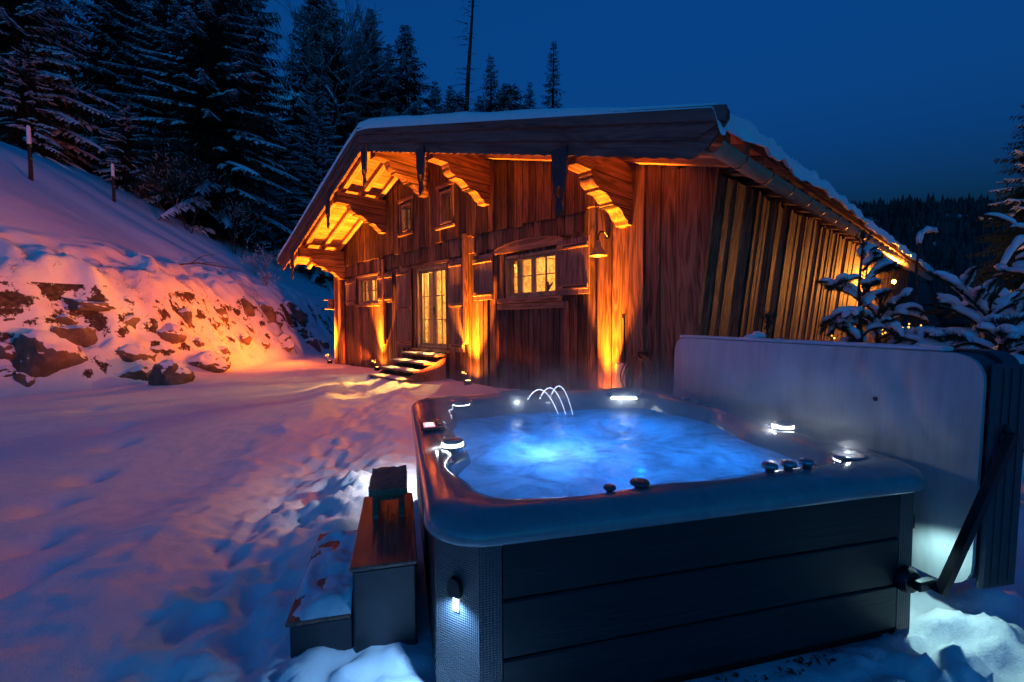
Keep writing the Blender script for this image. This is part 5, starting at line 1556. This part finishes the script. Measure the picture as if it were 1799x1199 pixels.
spruce('bushy', -13.0, 47.0, 1.35, 3.9, 'low dark spruce filling the skyline left of the tallest one', GB, sy=1.2)
spruce('bushy', -9.2, 46.5, 1.15, 5.1, 'low dark spruce in front of the tallest skyline spruce', GB, sy=1.3)
spruce('mid', -6.9, 53.0, .95, 1.0, 'dark spruce between tallest skyline spruce and dead snag', GB, sy=1.1)
spruce('mid', -3.6, 54.0, .85, 2.1, 'dark spruce close to the right of the dead snag', GB, sy=1.1)
spruce('mid', -.9, 54.5, .92, 4.0, 'dark pointed spruce behind the right skyline group', GB, sy=1.0)
spruce('bushy', 1.9, 50.0, 1.2, 2.8, 'squat dark spruce low in the right skyline group', GB, sy=1.2)
# dead snag
x, y = -5.2, 50.5; z = gz(x, y)
t = thing('dead_tree', 'tall leaning dead tree trunk with a few bare broken branches', 'tree', (x, y, z))
mb = MB(); mb.tube([(0, 0, -.5), (.1, 0, 8), (.55, 0, 15), (1.3, 0, 25)], [.34, .28, .22, .09], 8); mb.build('trunk', M['bark'], t, smooth=True)
rd = random.Random(31); mb = MB()
for k in range(46):
    zz = rd.uniform(9, 24); f = zz / 25; x0_ = .02 * zz * (.4 + f); a = rd.choice((0, math.pi)) + rd.uniform(-.7, .7); L = rd.uniform(.5, 2.6) * (1.15 - f * .55)
    p = [(x0_, 0, zz)]
    for j in range(1, 5): p.append((x0_ + math.cos(a) * L * j / 4, math.sin(a) * L * j / 4, zz + L * (.05 * j / 4 - .12 * (j / 4) ** 2) + rd.uniform(-.06, .06)))
    mb.tube(p, [.05, .035, .025, .015, .006], 4, cap=False)
    for q in range(3):
        b = p[rd.randint(1, 4)]; mb.tube([b, (b[0] + rd.uniform(-.3, .4), b[1] + rd.uniform(-.3, .3), b[2] - rd.uniform(.05, .4))], [.015, .004], 3, cap=False)
mb.build('branches', M['bark'], t, fix=False)['kind'] = 'stuff'

def bare(name, label, cat, x, y, h, seed, mat, depth=6, spread=.5, r0=None, group=None, stems=1, nch=(2, 3), snow=0, upb=.25):
    z = gz(x, y); rs = random.Random(seed)
    t = thing(name, label, cat, (x, y, z), 0, group)
    tr, br, sn = MB(), MB(), MB()
    def rec(p, d, L, r, lev):
        q = p; pts = [p]
        n = 3
        dd = d
        for j in range(n):
            dd = (dd + Vector((rs.gauss(0, .12), rs.gauss(0, .12), rs.gauss(.02, .08)))).normalized(); q = q + dd * L / n; pts.append(q)
        (tr if lev == 0 else br).tube(pts, [r, r * .88, r * .76, r * .62], 6 if lev < 2 else 3, cap=False)
        if snow and lev >= 1 and rs.random() < snow and abs(dd.z) < .85:
            w = max(r * 1.6, .012)
            sd = dd.cross(Vector((0, 0, 1))).normalized() * w; vs = []
            for p_ in pts[1:]: vs += [p_ - sd + Vector((0, 0, r * .6)), p_ + Vector((0, 0, r * .8 + w * 1.2)), p_ + sd + Vector((0, 0, r * .6))]
            sn.add(vs, [f for j in range(2) for f in ((j * 3, j * 3 + 1, j * 3 + 4, j * 3 + 3), (j * 3 + 1, j * 3 + 2, j * 3 + 5, j * 3 + 4))])
        if lev >= depth: return
        for c in range(rs.randint(*nch)):
            nd_ = (dd + Vector((rs.gauss(0, spread), rs.gauss(0, spread), rs.gauss(upb * .4, spread * .6)))).normalized()
            b = pts[rs.choice((2, 3, 3))]
            rec(b, nd_, L * rs.uniform(.62, .86), max(r * rs.uniform(.5, .68), .0035 * h / 3), lev + 1)
    for s in range(stems):
        d = Vector((rs.gauss(0, .05 if stems == 1 else .4), rs.gauss(0, .05 if stems == 1 else .4), 1)).normalized()
        rec(Vector((rs.gauss(0, .02 * stems), rs.gauss(0, .02 * stems), -.2)), d, h * .30, (r0 or h * .014) / math.sqrt(stems), 0)
    tr.build('trunk' if stems == 1 else 'stems', mat, t, fix=False); br.build('branches', mat, t, fix=False)['kind'] = 'stuff'
    if snow and sn.v: sn.build('branch_snow', M['snow_f'], t, fix=False)['kind'] = 'stuff'
    return t
GD = 'bare trees between spruces and roof'
bare('bare_tree', 'tall bare frosted tree between huge spruce and the skyline spruces', 'tree', -14.6, 38.0, 19, 3, M['frost'], 7, .34, group=GD, snow=.5)
bare('bare_tree', 'bare frosted tree leaning close to the huge dark spruce', 'tree', -16.6, 39.0, 18, 6, M['frost'], 7, .34, group=GD, snow=.5)
bare('bare_tree', 'shorter bare frosted tree right above the roof apex', 'tree', -12.2, 37.5, 13, 9, M['frost'], 6, .36, group=GD, snow=.5)
GS = 'bare shrubs on the left slope'
bare('bare_shrub', 'large reddish bare shrub at the top of the snowy slope', 'shrub', -16.5, 23.2, 4.2, 12, M['twig'], 6, .40, .05, GS, 7, (2, 3), .12)
bare('bare_shrub', 'second bare shrub just right of the large reddish one', 'shrub', -15.0, 24.6, 3.4, 15, M['twig'], 5, .45, .05, GS, 6, (2, 3), .3)
bare('bare_shrub', 'small snow clad shrub beside the left eave', 'shrub', -12.3, 22.0, 1.7, 18, M['twig'], 5, .5, .04, GS, 6, (2, 3), .8)
bare('bare_shrub', 'low snow clad shrub below the left eave', 'shrub', -11.3, 21.0, 1.1, 25, M['twig'], 5, .5, .04, GS, 5, (2, 3), .8)
# fallen twig lying on the slope
x, y = -12.0, 16.2; z = gz(x, y)
mb = MB(); mb.tube([(0, 0, 0), (.5, .3, .10), (1.1, .8, .02), (1.7, 1.2, -.1)], [.03, .025, .018, .006], 5); mb.tube([(.3, .2, .06), (.7, .3, .35), (1.2, .7, .52)], [.018, .012, .004], 4); mb.tube([(.6, .36, .09), (1.0, .3, .12), (1.5, .5, .02)], [.014, .01, .004], 4)
tw = mb.build('fallen_branch', M['twig'], None, (0, 0, 0), fix=False); tw.location = (x, y, z + .05); tag(tw, 'thin bare branch lying on the snowy slope', 'branch')

# ---- snow laden pines beside the chalet's long wall
def pine(x, y, h, seed, label, nbr, lens, tops=True, zmin=.1):
    rs = random.Random(seed); z = gz(x, y)
    t = thing('snowy_pine', label, 'pine', (x, y, z), 0, 'snow laden young pines behind the tub cover')
    tr, ne, sn = MB(), MB(), MB(); tuft_pts = []
    tr.tube([(0, 0, -.2), (.03, .02, h * .4), (-.02, .03, h * .75), (0, 0, h)], [.036, .027, .016, .007], 8)
    for k in range(40): tuft_pts.append((h * rs.uniform(.3, 1), k))
    def tuft(p, d, n, L, spreadn):
        d = d.normalized()
        for i in range(n):
            v = (d + Vector((rs.gauss(0, spreadn), rs.gauss(0, spreadn), rs.gauss(0, spreadn)))).normalized()
            w = v.cross(Vector((rs.random(), rs.random(), rs.random()))).normalized() * .0028
            b = p - d * rs.uniform(0, L * .9)
            ne.add([b - w, b + w, b + v * L * rs.uniform(.7, 1.1)], [(0, 1, 2)])
    for zz, k in tuft_pts:
        a = k * 2.4; tuft(Vector((0, 0, zz)), Vector((math.cos(a), math.sin(a), .8)), 12, .08, .35)
    def loaf(pts, w):
        K = 9; n = len(pts); vs = []; fs = []
        for i, p in enumerate(pts):
            u = i / (n - 1); rr_ = w * (math.sin(math.pi * min(1, .12 + u * .86)) ** .45) * (1 + .22 * mnoise.noise(p * 7) + .12 * mnoise.noise(p * 18))
            d = (pts[min(i + 1, n - 1)] - pts[max(i - 1, 0)]).normalized(); sd = d.cross(Vector((0, 0, 1))).normalized(); upv = sd.cross(d)
            for k in range(K):
                a = math.pi * 2 * k / K; q = sd * math.cos(a) * rr_ * 1.15 + upv * (math.sin(a) * rr_ * (1.0 if math.sin(a) > 0 else .38) + rr_ * .35)
                vs.append(p + q)
        for i in range(n - 1):
            for k in range(K): fs.append((i * K + k, i * K + (k + 1) % K, (i + 1) * K + (k + 1) % K, (i + 1) * K + k))
        fs += [tuple(range(K - 1, -1, -1)), tuple((n - 1) * K + k for k in range(K))]
        sn.add(vs, fs)
    def branch(p0, d, L, droop, r, lev):
        P = []
        dd = d.copy()
        for j in range(11):
            u = j / 10
            P.append(p0 + dd * L * u + Vector((0, 0, -droop * L * u * u)) + Vector((rs.gauss(0, .004), rs.gauss(0, .004), 0)))
        tr.tube(P, [r * (1 - .75 * j / 10) for j in range(11)], 5, cap=False)
        for j in range(3, 11):
            dirn = (P[j] - P[j - 1])
            tuft(P[j], dirn, 26 if lev else 24, .085, .5)
        tuft(P[-1], P[-1] - P[-2], 60, .10, .5)
        a, b = (2, 10) if lev == 0 else (1, 10)
        if rs.random() < .85:
            loaf([P[j] + Vector((0, 0, .012)) for j in range(a, b + 1)], rs.uniform(.028, .058) + .022 * L)
        if lev == 0:
            for c in range(rs.randint(2, 4)):
                j = rs.randint(3, 8); sd = dd.cross(Vector((0, 0, 1))).normalized() * rs.choice((-1, 1))
                branch(P[j], (dd * .75 + sd * rs.uniform(.35, .8) + Vector((0, 0, rs.uniform(-.1, .5)))).normalized(), L * rs.uniform(.35, .55), droop * rs.uniform(.6, 1.2), r * .55, 1)
    for k in range(nbr):
        f = (k + .5) / nbr; zz = h * (zmin + (.88 - zmin) * f)
        a = k * 2.4 + rs.uniform(-.9, .9); L = lens * (1 - .55 * f) * rs.uniform(.55, 1.25)
        d = Vector((math.cos(a), math.sin(a), .35 + .5 * f + rs.uniform(-.4, .9))).normalized()
        branch(Vector((0, 0, zz)), d, L, rs.uniform(.2, 1.35) * (1 - .4 * f), .016, 0)
    # candle shoots at the top
    for k in range(5):
        a = 6.28 * k / 5; d = Vector((math.cos(a) * .5, math.sin(a) * .5, 1)).normalized()
        p = Vector((0, 0, h * .93)); e = p + d * .16; tr.tube([p, e], [.009, .005], 4, cap=False); tuft(e, d, 40, .075, .4)
    tuft(Vector((0, 0, h)), Vector((0, 0, 1)), 70, .08, .4)
    tr.build('trunk', M['bark'], t, fix=False); ne.build('needles', M['needle2'], t, fix=False)['kind'] = 'stuff'; sn.build('branch_snow', M['snow_f'], t, smooth=True)['kind'] = 'stuff'
    return t
pine(4.25, 5.45, 2.55, 3, 'young snowy pine with upright tip, just right of the chalet side wall', 20, 1.0)
pine(5.35, 5.0, 1.9, 8, 'broad snowy pine with long drooping loaded branches at the right', 28, 1.5)
pine(6.6, 5.6, 2.75, 14, 'snowy pine nearest the right edge, partly behind the broad one', 18, 1.5)
pine(4.5, 4.1, 1.55, 22, 'low snowy pine peeping over the top edge of the tub cover', 16, 1.0)
pine(6.1, 4.5, 1.75, 33, 'squat snowy pine low at the right behind the cover fold', 18, 1.15)
pine(7.6, 5.9, 2.3, 41, 'snowy pine at the right edge in front of the dark spruce', 20, 1.3)
pine(4.85, 5.9, 1.8, 52, 'dense snowy pine between the upright pine and the broad one', 24, 1.2)
pine(2.95, 5.15, 1.45, 27, 'small bare tipped pine close to the chalet corner behind the cover', 7, .45)
# thin saplings with snow on their bent leaders
def sapling(x, y, pts, seed, label):
    rs = random.Random(seed); z = gz(x, y)
    t = thing('sapling', label, 'sapling', (x, y, z), 0, 'bent snowy saplings behind the pines')
    mb = MB(); mb.tube(pts, [.02 - .012 * i / (len(pts) - 1) for i in range(len(pts))], 6); mb.build('stem', M['twig'], t, smooth=True)
    P = [Vector(p) for p in pts]
    mb = MB(); K = 9; n = 14; vs = []; fs = []
    for i in range(n):
        u = .55 + .47 * i / (n - 1); f = min(u * (len(P) - 1), len(P) - 1.001); j = int(f); p = P[j].lerp(P[j + 1], f - j)
        r = .055 * math.sin(math.pi * min(1, .1 + .85 * i / (n - 1))) ** .5 * (1 + .5 * mnoise.noise((i * .7, seed, 0)))
        for k in range(K):
            a = 6.283 * k / K; vs.append((p.x + r * math.cos(a), p.y + r * math.sin(a) * .9, p.z + .03 + r * .5 * math.sin(a * 2 + i)))
    for i in range(n - 1):
        for k in range(K): fs.append((i * K + k, i * K + (k + 1) % K, (i + 1) * K + (k + 1) % K, (i + 1) * K + k))
    fs += [tuple(range(K - 1, -1, -1)), tuple((n - 1) * K + k for k in range(K))]
    mb.add(vs, fs); mb.build('snow_load', M['snow_f'], t, smooth=True)
    mb = MB()
    for k in range(160):
        u = rs.uniform(.3, 1); f = min(u * (len(P) - 1), len(P) - 1.001); j = int(f); p = P[j].lerp(P[j + 1], f - j)
        v = Vector((rs.gauss(0, 1), rs.gauss(0, 1), rs.gauss(.4, .6))).normalized() * rs.uniform(.06, .11); w = v.cross(Vector((0, 0, 1))).normalized() * .003
        mb.add([p - w, p + w, p + v], [(0, 1, 2)])
    mb.build('needles', M['needle2'], t, fix=False)['kind'] = 'stuff'
sapling(5.75, 6.4, [(0, 0, -.1), (.02, 0, 1.3), (.0, .0, 2.2), (.03, 0, 2.66), (.16, 0, 2.76), (.26, 0, 2.70)], 3, 'thin upright sapling bent over by snow right of the eave')
sapling(7.0, 6.6, [(-.1, 0, -.1), (-.05, 0, 1.2), (.0, 0, 1.9), (.22, 0, 2.3), (.42, 0, 2.62), (.58, 0, 2.68)], 7, 'leaning sapling with a long snow load near the right edge')

# ------------------------------------------------------------------ far wooded ridge
rf = np.random.RandomState(12)
NT = 9500
fx = np.concatenate([rf.uniform(95, 520, NT), rf.uniform(30, 260, 1500)]); fy = np.concatenate([rf.uniform(150, 360, NT), rf.uniform(50, 155, 1500)])
keep = (fx / fy > .60) & (fx / fy < 1.7)
fx, fy = fx[keep], fy[keep]
dens = fbm(fx / 45., fy / 45., 3, 91)
keep = (dens > -.34) | (fy > 280) | (fy < 150)
fx, fy = fx[keep], fy[keep]
fz = ground(fx, fy)
mb = MB(); rl = random.Random(4)
for x, y, z in zip(fx, fy, fz):
    h = rl.choice((rl.uniform(3.5, 8), rl.uniform(5, 10), rl.uniform(7, 12))); r = h * rl.uniform(.16, .28)
    for (za, zb, ra) in ((.08, .5, 1), (.3, .78, .72), (.55, 1.0, .45)):
        vs = [(x + r * ra * rl.uniform(.7, 1.2) * math.cos(6.283 * k / 6 + za * 9), y + r * ra * math.sin(6.283 * k / 6 + za * 9), z + h * za + rl.uniform(-.3, .3)) for k in range(6)] + [(x, y, z + h * zb)]
        mb.add(vs, [(k, (k + 1) % 6, 6) for k in range(6)])
ff = mb.build('far_forest', plain('frost_haze_far_conifers', (.030, .042, .045), .85, spec=.1, nscale=.06, namp=.6), fix=False); tag(ff, 'distant conifer forest on the ridge at the right', None, kind='stuff')  # blue-grey tone of frost, also put in for distance haze

# ------------------------------------------------------------------ thin steam over the water
mb = MB(); mb.cbox(.15, TW - .1, .2, TD - .1, WZ + .03, WZ + .62, .12)
stm = mb.build('steam', None, None); stm.data.materials.clear()
stm.location = TC; stm.rotation_euler = (0, 0, TR)
sm_ = bpy.data.materials.new('thin_steam'); sm_.use_nodes = True; nt = sm_.node_tree; nt.nodes.clear()
o_ = nd(nt, 'ShaderNodeOutputMaterial'); pv = nd(nt, 'ShaderNodeVolumePrincipled'); pv.inputs['Color'].default_value = (.95, .96, 1, 1); pv.inputs['Anisotropy'].default_value = .2
tc = nd(nt, 'ShaderNodeTexCoord'); n_ = nd(nt, 'ShaderNodeTexNoise', Scale=2.6, Detail=3.0, Distortion=1.2); nt.links.new(tc.outputs['Object'], n_.inputs['Vector'])
sp = nd(nt, 'ShaderNodeSeparateXYZ'); nt.links.new(tc.outputs['Object'], sp.inputs[0])
hz = nd(nt, 'ShaderNodeMapRange'); hz.inputs['From Min'].default_value = WZ; hz.inputs['From Max'].default_value = WZ + .55; hz.inputs['To Min'].default_value = 1.0; hz.inputs['To Max'].default_value = 0.0
nt.links.new(sp.outputs[2], hz.inputs[0])
rp = ramp(nt, n_.outputs[0], [(.42, (0, 0, 0)), (.75, (1, 1, 1))])
m1 = nd(nt, 'ShaderNodeMath', _operation='MULTIPLY'); nt.links.new(rp.outputs[0], m1.inputs[0]); nt.links.new(hz.outputs[0], m1.inputs[1])
m2 = nd(nt, 'ShaderNodeMath', _operation='MULTIPLY', i1=2.0); nt.links.new(m1.outputs[0], m2.inputs[0]); nt.links.new(m2.outputs[0], pv.inputs['Density'])
nt.links.new(pv.outputs[0], o_.inputs['Volume'])
stm.data.materials.append(sm_)
tag(stm, 'thin steam drifting over the blue tub water', None, kind='stuff')
